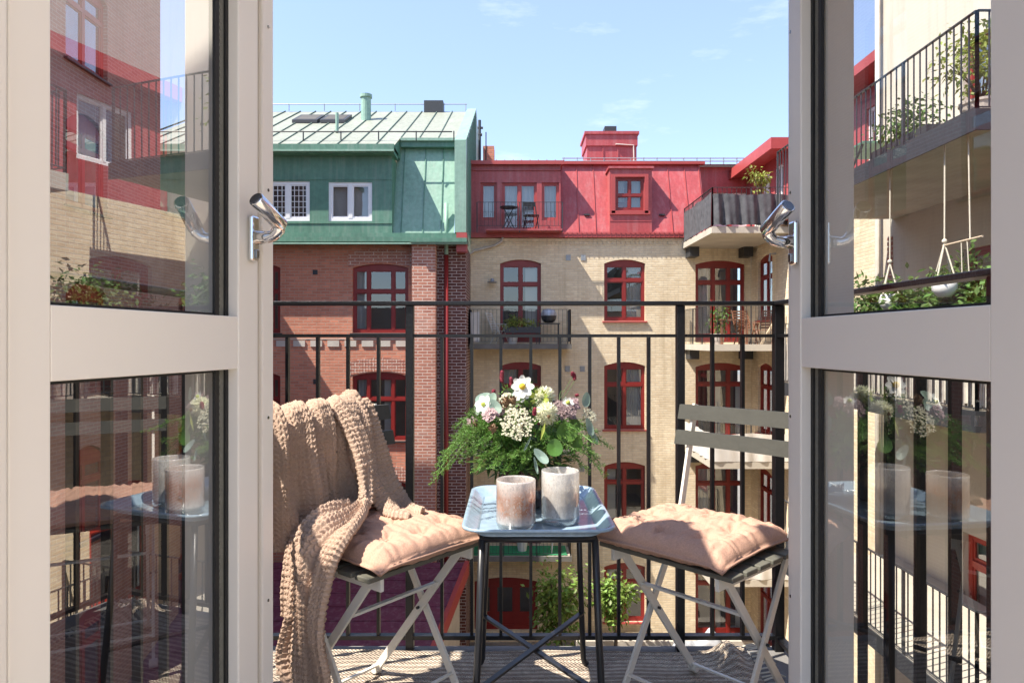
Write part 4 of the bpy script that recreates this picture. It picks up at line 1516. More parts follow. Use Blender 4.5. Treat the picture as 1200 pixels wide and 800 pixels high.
# mansard
ZT = wz(192, YB + .9)
m = MB()
m.quad((X0, YB + .06, eave + .05), (6.3, YB + .06, eave + .05), (6.3, YB + .95, ZT), (X0, YB + .95, ZT))
m.quad((X0, YB + .95, ZT), (9.5, YB + .95, ZT), (9.5, YB + 6, ZT + .7), (X0, YB + 6, ZT + .7))
m.quad((X0, YB + .06, eave + .05), (X0, YB + .95, ZT), (X0, YB + 6, ZT + .7), (X0, YB + 6, eave))
m.quad((6.3, YB + .06, eave + .05), (6.3, YB + .95, ZT), (6.3, YB + 1.3, ZT), (6.3, YB + 1.3, eave + .05))
m.build('mansard_roof', M['red_metal'], yb)
m = MB()
for px in (677, 697, 786, 806, 823):
    x = wx(px, YB + .4)
    m.bar((x, YB + .05, eave + .08), (x, YB + .935, ZT - .02), .02, .035, up=(0, -1, .3))
m.build('roof_seams', M['red_trim'], yb)
m = MB()
for x in (wx(689, YB), wx(778, YB)):
    m.box(x - .09, x + .09, YB + .25, YB + .5, eave + .78, eave + .83)
m.build('roof_vents', M['dark_iron'], yb)
m = MB()     # cap moulding and rail on the roof edge
m.box(1.6, 6.45, YB + .80, YB + 1.02, ZT - .03, ZT + .05)
m.build('roof_cap', M['red_trim'], yb)
m = MB()
m.tube([(1.7, YB + 1.1, ZT + .14), (9, YB + 1.1, ZT + .14)], .018, 6)
m.tube([(1.7, YB + 1.1, ZT + .24), (9, YB + 1.1, ZT + .24)], .018, 6)
for i in range(16):
    m.box(1.75 + i * .45, 1.77 + i * .45, YB + 1.08, YB + 1.12, ZT, ZT + .26)
m.build('snow_rail', M['galv'], yb)
# wide dormer with terrace
yd = YB + .05
m = MB()
td = front(yd)
xa, xb = X0 + .02, wx(657, yd)
zlo, zhi = eave + .13, wz(192, yd)
hl = [(wx(563, yd), wx(582, yd), wz(258, yd), wz(214, yd)), (wx(588.5, yd), wx(629, yd), wz(270, yd), wz(214, yd)), (wx(635, yd), wx(655, yd), wz(258, yd), wz(214, yd))]
wall_panel(m, td, xa, xb, zlo, zhi, hl, .16)
m.quad((xb, yd, zlo), (xb, yd + 1, zlo), (xb, yd + 1, zhi), (xb, yd, zhi))
m.box(xa - .05, xb + .08, yd - .14, yd + 1.2, zhi, zhi + .06)
m.box(xa, xb, yd - .05, yd - .002, wz(200, yd), wz(199, yd))
dm = m.build('dormer', M['red_metal'], yb)
m = MB()
for i in range(12):
    m.box(xa + i * .27, xa + i * .27 + .02, yd - .15, yd + 1, zhi + .061, zhi + .10)
m.box(xa - .05, xb + .08, yd - .155, yd - .141, zhi - .05, zhi + .07)
m.build('dormer_cap', M['red_trim'], yb)
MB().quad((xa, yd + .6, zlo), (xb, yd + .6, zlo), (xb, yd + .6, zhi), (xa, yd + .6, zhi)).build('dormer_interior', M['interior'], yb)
window(yb, td, *hl[0], 0, (), (), fw=.06, frame='red_trim', curtain=[(.1, .95, .0, 1, 'curtain')], d0=.07)
window(yb, td, *hl[1], 0, (.5,), (), fw=.06, frame='red_trim', curtain=[(.04, .96, .0, 1, 'curtain')], d0=.07, name='terrace_door')
window(yb, td, *hl[2], 0, (), (), fw=.06, frame='red_trim', curtain=[(.1, .95, .0, 1, 'curtain')], d0=.07)
tb_ = MB().box(xa + .5, xb, yd - .75, yd - .01, eave + .132, eave + .19).build('terrace', M['red_metal'], yb)
railing(tb_, [(wx(559, yd - .7), yd - .7, 0), (wx(659, yd - .7), yd - .7, 0)], eave + .2, wz(237, yd - .7) - eave - .2, 'dark_iron', .12, .012)
# middle dormer
yd = YB + .10
td = front(yd)
xa, xb = wx(714.5, yd), wx(764, yd)
zlo, zhi = eave + .10, wz(198, yd)
h1 = (wx(721.5, yd), wx(754.5, yd), wz(246.5, yd), wz(208, yd))
m = MB()
wall_panel(m, td, xa, xb, zlo, zhi, [h1], .14)
for x in (xa, xb):
    m.quad((x, yd, zlo), (x, yd + 1.0, zlo), (x, yd + 1.0, zhi), (x, yd, zhi))
m.box(xa - .05, xb + .05, yd - .08, yd + 1.0, zhi, zhi + .07)
m.box(xa, xb, yd - .012, yd - .001, wz(259.5, yd), wz(258.8, yd))
m.build('dormer', M['red_metal'], yb)
m = MB()
for (p, q, r_, s_) in ((h1[0] - .14, h1[0] - .02, h1[2] - .1, h1[3] + .1), (h1[1] + .02, h1[1] + .14, h1[2] - .1, h1[3] + .1), (h1[0] - .02, h1[1] + .02, h1[3] + .01, h1[3] + .1), (h1[0] - .2, h1[1] + .2, h1[2] - .14, h1[2] - .02)):
    m.box(p, q, yd - .05, yd - .002, r_, s_)
m.build('dormer_casing', M['red_trim'], yb)
MB().quad((xa, yd + .7, zlo), (xb, yd + .7, zlo), (xb, yd + .7, zhi), (xa, yd + .7, zhi)).build('dormer_interior', M['interior'], yb)
window(yb, td, *h1, 0, (.5,), (.46,), fw=.07, bw=.05, frame='red_frame', d0=.06, curtain=[(.05, .35, .3, 1, 'curtain'), (.6, .95, .0, 1, 'curtain')])
# chimney
yc = YB + 2.2
m = MB()
xa, xb = wx(688, yc), wx(746, yc)
zc = wz(158, yc)
m.box(xa, xb, yc, yc + 1.4, ZT, zc - .4)
m.box(xa - .05, xb + .03, yc - .05, yc + 1.45, zc - .399, zc)
m.box(xa - .1, xb + .08, yc - .1, yc + 1.5, zc + .001, zc + .10)
for t in (.32, .62):
    x = xa + (xb - xa) * t
    m.box(x - .015, x + .015, yc - .03, yc - .001, ZT, zc - .4)
m.build('chimney', M['red_metal'], yb)
m = MB().box(wx(710, yc), wx(724, yc), yc + .3, yc + .8, zc + .101, zc + .40)
m.build('chimney_pot', M['dark_iron'], yb)
MB().tube([(wx(721, yc), yc - .08, zc - .36), (wx(742, yc), yc - .08, zc - .40), (wx(743, yc), yc - .08, ZT)], .03, 8).build('vent_pipe', M['band'], yb)
# recessed attic wall behind the corner terrace
ya = YB + 1.31
ta = front(ya)
hs = [(6.85, 7.35, eave + .6, eave + 1.75), (7.5, 8.1, eave + .6, eave + 1.75)]
m = MB()
wall_panel(m, ta, 6.25, 9.2, eave - .1, ZT, hs, .15)
m.build('attic_wall', M['red_metal'], yb)
for h in hs:
    window(yb, ta, *h, 0, (), (.6,), frame='white_win', fw=.06, curtain=[(.05, .5, 0, 1, 'curtain')])
MB().quad((6.25, ya + 1, eave), (9.2, ya + 1, eave), (9.2, ya + 1, ZT), (6.25, ya + 1, ZT)).build('attic_interior', M['interior'], yb)

# balconies of the left window column
def balcony_a(level, floor_mat, label=None):
    z = .90 - PIT * level
    x0, x1, y0 = -1.30, 1.79, 20.9
    s = MB()
    s.box(x0, x1, y0, YB - .003, z - .13, z)
    o = s.build('balcony', M[floor_mat], yb)
    s = MB()
    s.box(x0, x1, y0 - .04, y0 - .003, z - .15, z + .005)
    s.box(x1 + .003, x1 + .04, y0 - .04, YB - .003, z - .15, z + .005)
    s.build('edge_beam', M['concrete_dark'], o)
    railing(o, [(x0, YB - .1, 0), (x0, y0 + .02, 0), (x1, y0 + .02, 0), (x1, YB - .1, 0)], z, 1.06, 'dark_iron', .12, .010, .028, .08)
    return z
zA = balcony_a(0, 'concrete_dark')
balcony_a(1, 'concrete')
zA3 = balcony_a(2, 'concrete')
cloth_panel(yb, [(-1.27, YB - .1, 0), (-1.27, 20.98, 0), (-1.0, 20.98, 0)], zA + .05, zA + 1.0, 'cloth_white', 'windbreak', .04, 10)

# corner balconies
XC0, XC1, YC0 = 5.50, 8.05, 18.8
def balcony_c(level):
    z = .90 - PIT * level
    s = MB()
    s.box(XC0, 7.697, YC0, YB - .003, z - .18, z)
    o = s.build('balcony', M['concrete'], yb)
    for (px_, py_) in ((XC0 + .1, YB - .5), (7.3, YB - .5)):
        MB().box(px_, px_ + .3, py_, YB - .004, z - .48, z - .183).build('bracket', M['dark_iron'], o)
    return o, z
for lv in (-1, 0, 1, 2):
    o, z = balcony_c(lv)
    railing(o, [(XC0 + .03, YB - .1, 0), (XC0 + .03, YC0 + .03, 0), (7.66, YC0 + .03, 0)], z, 1.08, 'dark_iron', .13, .012, .035, .08)
    if lv == -1:
        cloth_panel(o, [(XC0 - .01, YB - .2, 0), (XC0 - .01, YC0 - .01, 0)], z + .02, z + .92, 'cloth_dark', 'windbreak', .012, 12)
        cloth_panel(o, [(XC0 + .02, YC0 - .02, 0), (7.6, YC0 - .02, 0)], z + .04, z + .88, 'cloth_dark', 'windbreak', .05, 15, 2)
    if lv in (1, 2):
        cloth_panel(o, [(XC0 - .01, YB - .2, 0), (XC0 - .01, YC0 - .01, 0), (7.6, YC0 - .01, 0)], z + .02, z + .78, 'cloth_white', 'windbreak', .02, 9, lv)

# ------------------------------------------------------------------ wing with yellow brick on the right, red penthouse above
rw = empty('yellow_brick_wing', 'yellow brick wing with red penthouse meeting the corner balconies', 'house', (7.7, 18, GZ))
tr_ = faces_left(7.7)
hs = []
for t, b in ((304, 376), (424, 503), (541, 613), (659, 735)):
    hs.append((20.2, 21.4, Z(b), Z(t), .12))
    hs.append((16.0, 17.3, Z(b), Z(t), .12))
m = MB()
wall_panel(m, tr_, 13.41, YB - .002, GZ, eave, hs, .2)
m.build('wall', M['ybrick'], rw)
for h in hs:
    window(rw, tr_, h[0], h[1], h[2], h[3], .12, (.5,), (.66,), sill='red_trim', curtain=[(.1, .35, 0, .95, 'curtain')])
MB().quad((8.8, 14, GZ), (8.8, YB, GZ), (8.8, YB, eave), (8.8, 14, eave)).build('room_interior', M['interior'], rw)
tp_ = faces_left(8.0)
zr = 6.55
hp = [(20.1, 20.8, eave + .15, eave + 1.95), (21.2, 21.8, eave + .55, eave + 1.95)]
m = MB()
wall_panel(m, tp_, 19.75, YB + 1.3, eave, zr, hp, .12)
m.quad((8.0, 19.75, eave), (11, 19.75, eave), (11, 19.75, zr), (8.0, 19.75, zr))
m.build('penthouse', M['red_metal'], rw)
hp2 = [(14.4, 15.4, eave + .6, eave + 1.9)]
m = MB()
wall_panel(m, tp_, 13.41, 16.6, eave, zr + .2, hp2, .12)
m.quad((8.0, 16.6, eave), (11, 16.6, eave), (11, 16.6, zr + .2), (8.0, 16.6, zr + .2))
m.quad((8.0, 16.6, eave), (8.0, 19.74, eave), (8.9, 19.74, eave + 1.7), (8.9, 16.6, eave + 1.7))
m.quad((8.9, 16.6, eave + 1.7), (8.9, 19.74, eave + 1.7), (11, 19.74, eave + 1.8), (11, 16.6, eave + 1.8))
m.build('penthouse', M['red_metal'], rw)
for h in hp + hp2:
    window(rw, tp_, *h, 0, (.5,), (), fw=.06, bw=.04, frame='white_win', d0=.05, curtain=[(.1, .9, 0, 1, 'curtain')])
MB().quad((8.8, 13.5, eave), (8.8, 16.5, eave), (8.8, 16.5, zr), (8.8, 13.5, zr)).quad((8.8, 19.8, eave), (8.8, YB + 1, eave), (8.8, YB + 1, zr), (8.8, 19.8, zr)).build('penthouse_interior', M['interior'], rw)
m = MB().box(7.45, 12.5, 19.55, YB + 1.3, zr, zr + .22)
m.box(7.40, 7.447, 19.50, YB + 1.3, zr - .06, zr + .26)
m.box(7.45, 12.5, 19.50, 19.547, zr - .06, zr + .26)
m.build('flat_roof', M['red_trim'], rw)
MB().box(7.45, 12.5, 13.41, 16.8, zr + .2, zr + .42).build('flat_roof', M['red_trim'], rw)
MB().box(7.45, 8.0, 13.41, YB, eave + .002, eave + .05).build('eave_ledge', M['red_trim'], rw)
wl = MB().tube([(7.62, 19.7, Z(308)), (7.45, 19.7, Z(308)), (7.42, 19.7, Z(316))], .03, 8)
wl.tube([(7.45, 19.7, Z(310)), (7.45, 19.7, Z(345))], .015, 6)
wl.build('wall_lamp', M['galv'], rw)

# ------------------------------------------------------------------ plastered block on the right
pb = empty('plastered_house', 'beige plastered house with stacked iron railed balconies beside our door', 'house', (7.2, 10.5, GZ))
tl = faces_left(7.2)
hs = [(9.6, 10.9, 3.46, 5.7), (9.6, 10.9, .22, 2.45), (9.6, 10.9, -3.75, -2.05), (12.3, 13.2, 4.2, 5.6), (9.6, 10.9, -6.9, -5.2)]
m = MB()
wall_panel(m, tl, 9.4, 13.4, GZ, 9.6, hs[:3] + hs[4:], .25)
m.quad((7.2, 13.4, GZ), (12, 13.4, GZ), (12, 13.4, 9.6), (7.2, 13.4, 9.6))
m.quad((7.2, 9.4, GZ), (12, 9.4, GZ), (12, 9.4, 9.6), (7.2, 9.4, 9.6))
m.quad((7.2, 13.4, 9.6), (12, 13.4, 9.6), (12, 9.4, 9.6), (7.2, 9.4, 9.6))
m.build('wall', M['plaster'], pb)
MB().box(6.95, 12.2, 9.2, 13.6, 9.603, 9.75).build('eaves', M['band'], pb)
MB().quad((8.2, 9.5, GZ), (8.2, 13.3, GZ), (8.2, 13.3, 9), (8.2, 9.5, 9)).build('room_interior', M['interior'], pb)
for i, h in enumerate(hs[:3] + hs[4:]):
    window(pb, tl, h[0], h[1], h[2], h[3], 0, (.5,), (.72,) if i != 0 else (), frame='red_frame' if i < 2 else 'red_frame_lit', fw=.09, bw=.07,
           curtain=[(.05, .3, 0, 1, 'curtain')] if i % 2 else [(.6, .95, 0, 1, 'blind')], name='balcony_door' if i < 2 else 'window', sill=None if i < 2 else 'band')
m = MB()     # brick quoin strip and rainwater pipe
for i in range(60):
    m.box(7.17, 7.199, 12.9, 13.05, -3 + i * .1, -3 + i * .1 + .075)
m.build('quoins', M['rbrick_lit'], pb)
MB().tube([(7.1, 13.25, 9.3), (7.1, 13.25, GZ)], .05, 10).build('downpipe', M['band'], pb, smooth=True)
PBX, PBY0, PBY1 = 5.0, 7.35, 12.9
for lv, z in enumerate((3.45, .2, -3.04)):
    s = MB().box(PBX, 7.197, PBY0, PBY1, z - .16, z)
    o = s.build('balcony', M['concrete'], pb)
    s = MB().box(PBX - .03, PBX - .003, PBY0 - .03, PBY1, z - .20, z + .03)
    s.box(PBX - .003, 7.19, PBY0 - .03, PBY0 - .003, z - .20, z + .03)
    s.build('edge_beam', M['dark_iron'], o)
    railing(o, [(7.15, PBY0 + .02, 0), (PBX + .02, PBY0 + .02, 0), (PBX + .02, PBY1, 0)], z, 1.10, 'dark_iron', .13, .014, .04, .06, post_every=1.5)
    if lv == 1:
        k_ = MB()
        rr = random.Random(4)
        for (p, q) in (((5.05, 7.40), (5.05, 12.8)), ((7.1, 7.40), (5.05, 7.40))):
            L_ = math.dist(p, q)
            nn = int(L_ / .028)
            for i in range(nn):
                t = i / nn
                x, y = p[0] + (q[0] - p[0]) * t, p[1] + (q[1] - p[1]) * t
                k_.tube([(x + rr.gauss(0, .004), y, z + rr.uniform(.02, .1)), (x + rr.gauss(0, .006), y + rr.gauss(0, .01), z + 1.0 + rr.uniform(-.05, .04))], .010, 5)
        k_.build('reed_screen', M['bamboo'], o)

# ------------------------------------------------------------------ low yellow house next to our wall (mirrored in the door glass)
nb = empty('low_yellow_house', 'low yellow brick house with red attic seen mirrored in the door glass', 'house', (7.9, 4, GZ))
tn = faces_left(7.9)
ez = 3.15
hs = [(7.6, 8.7, .3, 2.3, .1), (5.6, 6.6, .3, 2.3, .1), (3.2, 4.2, .3, 2.3, .1), (7.6, 8.7, -3.1, -1.2, .1), (5.6, 6.6, -3.1, -1.2, .1), (3.2, 4.2, -3.1, -1.2, .1), (5.6, 6.6, -6.3, -4.5, .1)]
m = MB()
wall_panel(m, tn, .86, 9.39, GZ, ez, hs, .2)
m.build('wall', M['ybrick'], nb)
for h in hs:
    window(nb, tn, h[0], h[1], h[2], h[3], .1, (.5,), (.66,), frame='red_frame_lit', sill='red_trim')
MB().quad((8.9, .9, GZ), (8.9, 9.3, GZ), (8.9, 9.3, ez), (8.9, .9, ez)).build('room_interior', M['interior'], nb)
tq = faces_left(8.3)
hq = [(7.7, 8.7, 3.75, 4.75), (5.7, 6.6, 3.5, 4.75), (4.0, 4.9, 3.5, 4.75)]
m = MB()
wall_panel(m, tq, .86, 9.38, ez, 5.15, hq, .12)
m.build('attic', M['red_metal'], nb)
MB().box(8.1, 12, .86, 9.38, 5.153, 5.3).box(7.95, 8.098, .86, 9.38, 5.10, 5.35).build('flat_roof', M['red_trim'], nb)
for h in hq:
    window(nb, tq, *h, 0, (.5,), (), fw=.06, bw=.04, frame='white_win', d0=.05, curtain=[(.1, .5, 0, 1, 'curtain')])
MB().quad((8.9, .9, ez), (8.9, 9.3, ez), (8.9, 9.3, 5.1), (8.9, .9, 5.1)).build('attic_interior', M['interior'], nb)
s = MB().box(7.0, 7.897, 2.6, 6.6, ez - .22, ez).build('balcony', M['concrete'], nb)
railing(s, [(7.85, 2.63, 0), (7.03, 2.63, 0), (7.03, 6.57, 0), (7.85, 6.57, 0)], ez, 1.08, 'dark_iron', .12, .014, .035, .07)
s = MB().box(7.1, 7.897, 3.2, 8.2, .08, .2).build('balcony', M['concrete'], nb)
railing(s, [(7.85, 3.23, 0), (7.13, 3.23, 0), (7.13, 8.17, 0), (7.85, 8.17, 0)], .2, 1.08, 'dark_iron', .12, .014, .035, .07)
s = MB().box(6.8, 7.897, 2.6, 7.2, -3.42, -3.2).build('balcony', M['concrete'], nb)
railing(s, [(7.85, 2.63, 0), (6.83, 2.63, 0), (6.83, 7.17, 0), (7.85, 7.17, 0)], -3.2, 1.08, 'dark_iron', .12, .014, .035, .07)

# ------------------------------------------------------------------ red brick house with green mansard
BY = 20.0
gb = empty('red_brick_house', 'red brick house with green sheet metal attic and pale roof', 'house', (-5, BY, GZ))
tg = front(BY)
ge = wz(287, BY)
XR_ = -1.35
zz = lambda py: wz(py, BY)
hs = [(wx(413, BY), wx(478.5, BY), zz(390), zz(309), .12), (wx(413, BY), wx(478.5, BY), zz(516), zz(436), .12), (wx(413, BY), wx(478.5, BY), zz(640), zz(562), .12),
      (wx(290, BY), wx(328.5, BY), zz(390), zz(309), .12), (wx(290, BY), wx(328.5, BY), zz(516), zz(436), .12)]
m = MB()
wall_panel(m, tg, -11.0, -2.88, GZ, ge, hs, .22)
m.build('wall', M['rbrick'], gb)
m = MB()
m.box(-2.878, -2.20, 19.62, BY + .3, GZ, ge - .003)
m.build('pier', M['rbrick_lit'], gb)
m = MB()
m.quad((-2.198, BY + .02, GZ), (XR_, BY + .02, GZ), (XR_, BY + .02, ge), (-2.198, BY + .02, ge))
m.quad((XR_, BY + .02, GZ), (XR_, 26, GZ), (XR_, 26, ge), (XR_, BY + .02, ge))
m.build('side_wall', M['rbrick_shade'], gb)
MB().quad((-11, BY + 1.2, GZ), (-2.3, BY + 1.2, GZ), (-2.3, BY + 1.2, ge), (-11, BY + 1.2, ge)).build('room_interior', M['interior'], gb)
for i, h in enumerate(hs):
    window(gb, tg, *h[:4], .12, (.28, .72), (.60,), fw=.08, bw=.055, frame='red_frame', curtain=[[(.05, .22, 0, 1, 'curtain')], [(.08, .25, 0, 1, 'curtain'), (.55, .72, 0, 1, 'blind')], None, None, None][i], sill='dark_iron')
m = MB()
x = -10.9
while x < -3.3:
    m.box(x, x + .34, BY - .03, BY - .002, zz(406), zz(399))
    x += .50
m.box(-10.9, -2.885, BY - .012, BY - .002, zz(397.6), zz(396.6))
m.build('stone_band', M['band'], gb)
m = MB()
for px, py in ((369.5, 319), (370, 447)):
    m.box(wx(px, BY) - .07, wx(px, BY) + .07, BY - .015, BY - .001, zz(py) - .07, zz(py) + .07)
m.build('wall_vents', M['dark_iron'], gb)
for h in hs[:3]:        # soldier-course arches over the windows
    m = MB()
    n = 22
    for i in range(n):
        u = h[0] - .12 + (h[1] - h[0] + .24) * (i + .5) / n
        t = 2 * (i + .5) / n - 1
        z0 = h[3] - h[4] * min(1, abs(t * 1.05)) ** 2 + .03
        m.box(u - .036, u + .036, BY - .014, BY - .002, z0, z0 + .40)
    m.build('brick_arch', M['rbrick_lit'], gb)
MB().tube([(wx(523, 19.9), 19.9, ge + 1.2), (wx(523, 19.9), 19.9, ge - .3)], .06, 12).build('downpipe', M['green_light'], gb, smooth=True)
MB().tube([(wx(523, 19.9), 19.9, ge - .3), (wx(523, 19.9), 19.9, GZ)], .062, 12).build('downpipe', M['red_frame'], gb, smooth=True)
# lower green cornice
m = MB()
m.box(-11, -2.9, 19.58, BY + .3, ge, ge + .10)
m.box(-11, -2.9, 19.50, 19.578, ge + .03, ge + .16)
m.box(-2.9, XR_ + .06, 19.40, BY + .3, ge + .001, ge + .12)
m.box(-11, XR_ + .03, 19.66, BY + .3, ge + .121, ge + .30)
m.build('cornice', M['green_metal'], gb)
MB().box(-11, XR_ + .06, 19.46, 19.575, ge - .05, ge - .003).build('drip_edge', M['green_light'], gb)
# vertical attic front
yd = 19.72
td = front(yd)
xe = wx(459.5, yd)
zlo, zhi = ge + .302, wz(183, yd)
h = [(wx(385, yd), wx(436, yd), wz(259, yd), wz(213.5, yd)), (wx(311, yd), wx(363, yd), wz(259, yd), wz(212.5, yd))]
m = MB()
wall_panel(m, td, -11, xe, zlo, zhi, h, .14)
m.quad((xe, yd, zlo), (xe, yd + 1.2, zlo), (xe, yd + 1.2, zhi), (xe, yd, zhi))
for py in (210.5, 261.5):
    m.box(-11, xe, yd - .018, yd - .001, wz(py, yd) - .012, wz(py, yd) + .012)
m.build('attic_front', M['green_metal'], gb)
MB().quad((-11, yd + .8, zlo), (xe, yd + .8, zlo), (xe, yd + .8, zhi), (-11, yd + .8, zhi)).build('attic_interior', M['interior'], gb)
window(gb, td, *h[0], 0, (.5,), (), fw=.085, bw=.075, frame='white_win', d0=.03, curtain=[(.05, .48, .0, 1, 'blind'), (.52, .95, 0, 1, 'blind')])
window(gb, td, *h[1], 0, (.5,), (), fw=.085, bw=.075, frame='white_win', d0=.03, bars=(4, 6))
# sloped green sheet between attic front and gable
m = MB()
xs0, xs1 = xe + .002, wx(533, 20.1)
zr0, yr1 = wz(166, 19.8), 25.2
zr1 = wz(131, yr1)
y0, z0 = 19.45, zhi + .245
sl_ = (zr1 - z0) / (yr1 - y0)
zcr = z0 + sl_ * (20.45 - y0)
b0, t0 = (19.85, ge + .30), (20.66, zcr - .25)
m.quad((xs0, b0[0], b0[1]), (xs1, b0[0], b0[1]), (xs1, t0[0], t0[1]), (xs0, t0[0], t0[1]))
m.build('mansard_roof', M['green_light'], gb)
m = MB()
for px in (472, 497, 518):
    x = wx(px, 20.2)
    m.bar((x, b0[0] - .012, b0[1]), (x, t0[0] - .012, t0[1]), .022, .035, up=(0, -1, .3))
m.build('roof_seams', M['green_metal'], gb)
m = MB()
z = zhi
m.box(-11, xe + .10, 19.40, 20.2, z, z + .20)
m.box(-11, xe + .12, 19.32, 19.398, z + .08, z + .24)
m.box(xe + .121, XR_ - .12, 20.45, 20.9, zcr - .27, zcr - .03)
m.quad((xe + .1, 19.5, z + .1), (xe + .1, 20.6, z + .1), (xe + .1, 20.6, zcr), (xe + .1, 19.5, z0))
m.build('cornice', M['green_metal'], gb)
MB().box(-11, xe + .12, 19.30, 19.396, z + .03, z + .079).box(xe + .123, XR_ - .12, 20.38, 20.448, zcr - .10, zcr - .02).build('drip_edge', M['green_light'], gb)
# gable parapet
zr0, yr1 = wz(166, 19.8), 25.2
zr1 = wz(131, yr1)
m = MB()
xg0, xg1 = XR_ - .30, XR_ + .03
pr = [(19.62, ge + .31), (19.62, zr0), (yr1, zr1 + .12), (yr1 + 2, zr1 - .6), (yr1 + 2, ge + .31)]
A = [m.vert((xg0, y, z_)) for y, z_ in pr]
B = [m.vert((xg1, y, z_)) for y, z_ in pr]
m.face(A); m.face(B[::-1])
for i in range(5):
    m.face((A[i], B[i], B[(i + 1) % 5], A[(i + 1) % 5]))
m.build('gable', M['green_light'], gb)
m = MB()
for i in range(8):
    y = 20.2 + i * .62
    zt = zr0 + (zr1 + .12 - zr0) * (y - 19.62) / (yr1 - 19.62)
    m.box(xg1 + .001, xg1 + .03, y, y + .025, ge + .4, zt - .05)
m.build('gable_seams', M['green_metal'], gb)
MB().box(xg1 - .28, xg1 + .02, 19.60, 19.95, ge - .25, ge + .3).build('gable_foot', M['red_trim'], gb)
# pale roof with standing seams
y0, z0 = 19.45, zhi + .245
m = MB()
m.quad((-11, y0, z0), (xe + .12, y0, z0), (xe + .12, yr1, zr1), (-11, yr1, zr1))
m.quad((xe + .12, 20.40, zcr - .02), (xg0, 20.40, zcr - .02), (xg0, yr1, zr1), (xe + .12, yr1, zr1))
m.quad((-11, yr1, zr1), (xg0, yr1, zr1), (xg0, yr1 + 4, zr1 - 2), (-11, yr1 + 4, zr1 - 2))
m.build('roof', M['roof_pale'], gb)
m = MB()
for i in range(17):
    x = xg0 - .55 - i * .56
    ys_ = 20.45 if x > xe + .12 else y0 + .06
    m.bar((x, ys_, z0 + (ys_ - y0) * sl_ + .005), (x, yr1, zr1 + .015), .022, .05, up=(0, -.4, 1))
m.build('roof_seams', M['seam'], gb)
sl_ = (zr1 - z0) / (yr1 - y0)
rp = lambda x, y, dz: (x, y, z0 + (y - y0) * sl_ + dz)
m = MB()
m.tube([rp(-11, y0 + .5, .28), rp(xg0 - .1, y0 + .5, .28)], .02, 6)
for i in range(9):
    x = -10.5 + i * 1.1
    m.tube([rp(x, y0 + .5, .02), rp(x, y0 + .5, .30)], .02, 6)
m.build('snow_rail', M['dark_iron'], gb)
m = MB()
m.tube([(-9, yr1 - .1, zr1 + .24), (xg0, yr1 - .1, zr1 + .24)], .018, 6)
for i in range(6):
    x = -8.2 + i * 1.3
    m.tube([(x, yr1 - .1, zr1), (x, yr1 - .1, zr1 + .26)], .018, 6)
m.build('ridge_rail', M['galv'], gb)
for px in (362, 394):
    yy = 23.3
    x = wx(px, yy)
    m = MB()
    m.hexa([rp(x - .42, yy - .5, .02), rp(x + .42, yy - .5, .02), rp(x + .42, yy + .5, .02), rp(x - .42, yy + .5, .02), rp(x - .42, yy - .5, .13), rp(x + .42, yy - .5, .13), rp(x + .42, yy + .5, .13), rp(x - .42, yy + .5, .13)])
    sk = m.build('skylight', M['dark_iron'], gb)
    MB().quad(rp(x - .33, yy - .4, .135), rp(x + .33, yy - .4, .135), rp(x + .33, yy + .4, .135), rp(x - .33, yy + .4, .135)).build('pane', M['interior'], sk)
x, yy = wx(429, 23.5), 23.5
MB().tube([rp(x, yy, -.1), rp(x, yy, .75), rp(x, yy, .752)], [.17, .17, .21], 16).tube([rp(x, yy, .753), rp(x, yy, .86)], .21, 16).build('roof_vent', M['green_light'], gb)
x, yy = wx(395, 21.2), 21.2
MB().tube([rp(x, yy, 0), rp(x, yy, .62)], .05, 10).build('roof_vent', M['green_light'], gb)
x = wx(508, 25)
MB().box(x - .35, x + .35, 25.0, 25.5, zr1 - .1, zr1 + .35).build('roof_hatch', M['dark_iron'], gb)
# chimney and mast behind the gable
ch = empty('brick_chimney', 'dark brick chimney with aerial mast behind the green gable', 'chimney', (wx(571, 27), 27, 5))
MB().box(wx(566, 27), wx(579, 27), 27, 27.8, 5, wz(171, 27)).build('stack', M['rbrick'], ch)
MB().tube([(wx(562, 27), 27, 5), (wx(562, 27), 27, wz(141, 27))], .06, 8).tube([(wx(559, 27), 27, wz(150, 27)), (wx(566, 27), 27, wz(150, 27))], .05, 6).tube([(wx(560, 27), 27, wz(158, 27)), (wx(565, 27), 27, wz(158, 27))], .06, 6).tube([(wx(569.5, 27), 27, 5), (wx(569.5, 27), 27, wz(155, 27))], .025, 6).build('aerial_mast', M['dark_iron'], ch)

# ------------------------------------------------------------------ shaded brick wing on the left
lw = empty('brick_side_wing', 'tall shaded brick wing behind the door that mirrors red houses', 'house', (-8.5, 10, GZ))
tw = faces_right(8.5 * -1)
tw = lambda u, z, d: (-8.5 - d, u, z)
hs = []
for y in (7.2, 10.2, 13.0):
    for z in (-6.3, -3.0, .3, 3.6, 6.4):
        hs.append((y, y + 1.35, z, z + 1.9, .3))
hs2 = [(17.4, 18.7, z, z + 1.9, .15) for z in (-6.3, -3.0, .3)]
m = MB()
wall_panel(m, tw, .86, 16.5, GZ, 9.4, hs, .25)
wall_panel(m, tw, 16.5, 19.95, GZ, 4.1, hs2, .25)
m.quad((-8.5, 16.5, 4.1), (-8.5, 16.5, 9.4), (-12, 16.5, 9.4), (-12, 16.5, 4.1))
m.quad((-8.5, .86, 9.4), (-8.5, 16.5, 9.4), (-12, 16.5, 9.4), (-12, .86, 9.4))
m.quad((-8.5, 16.5, 4.1), (-8.5, 19.95, 4.1), (-12, 19.95, 4.6), (-12, 16.5, 4.6))
m.build('wall', M['wbrick'], lw)
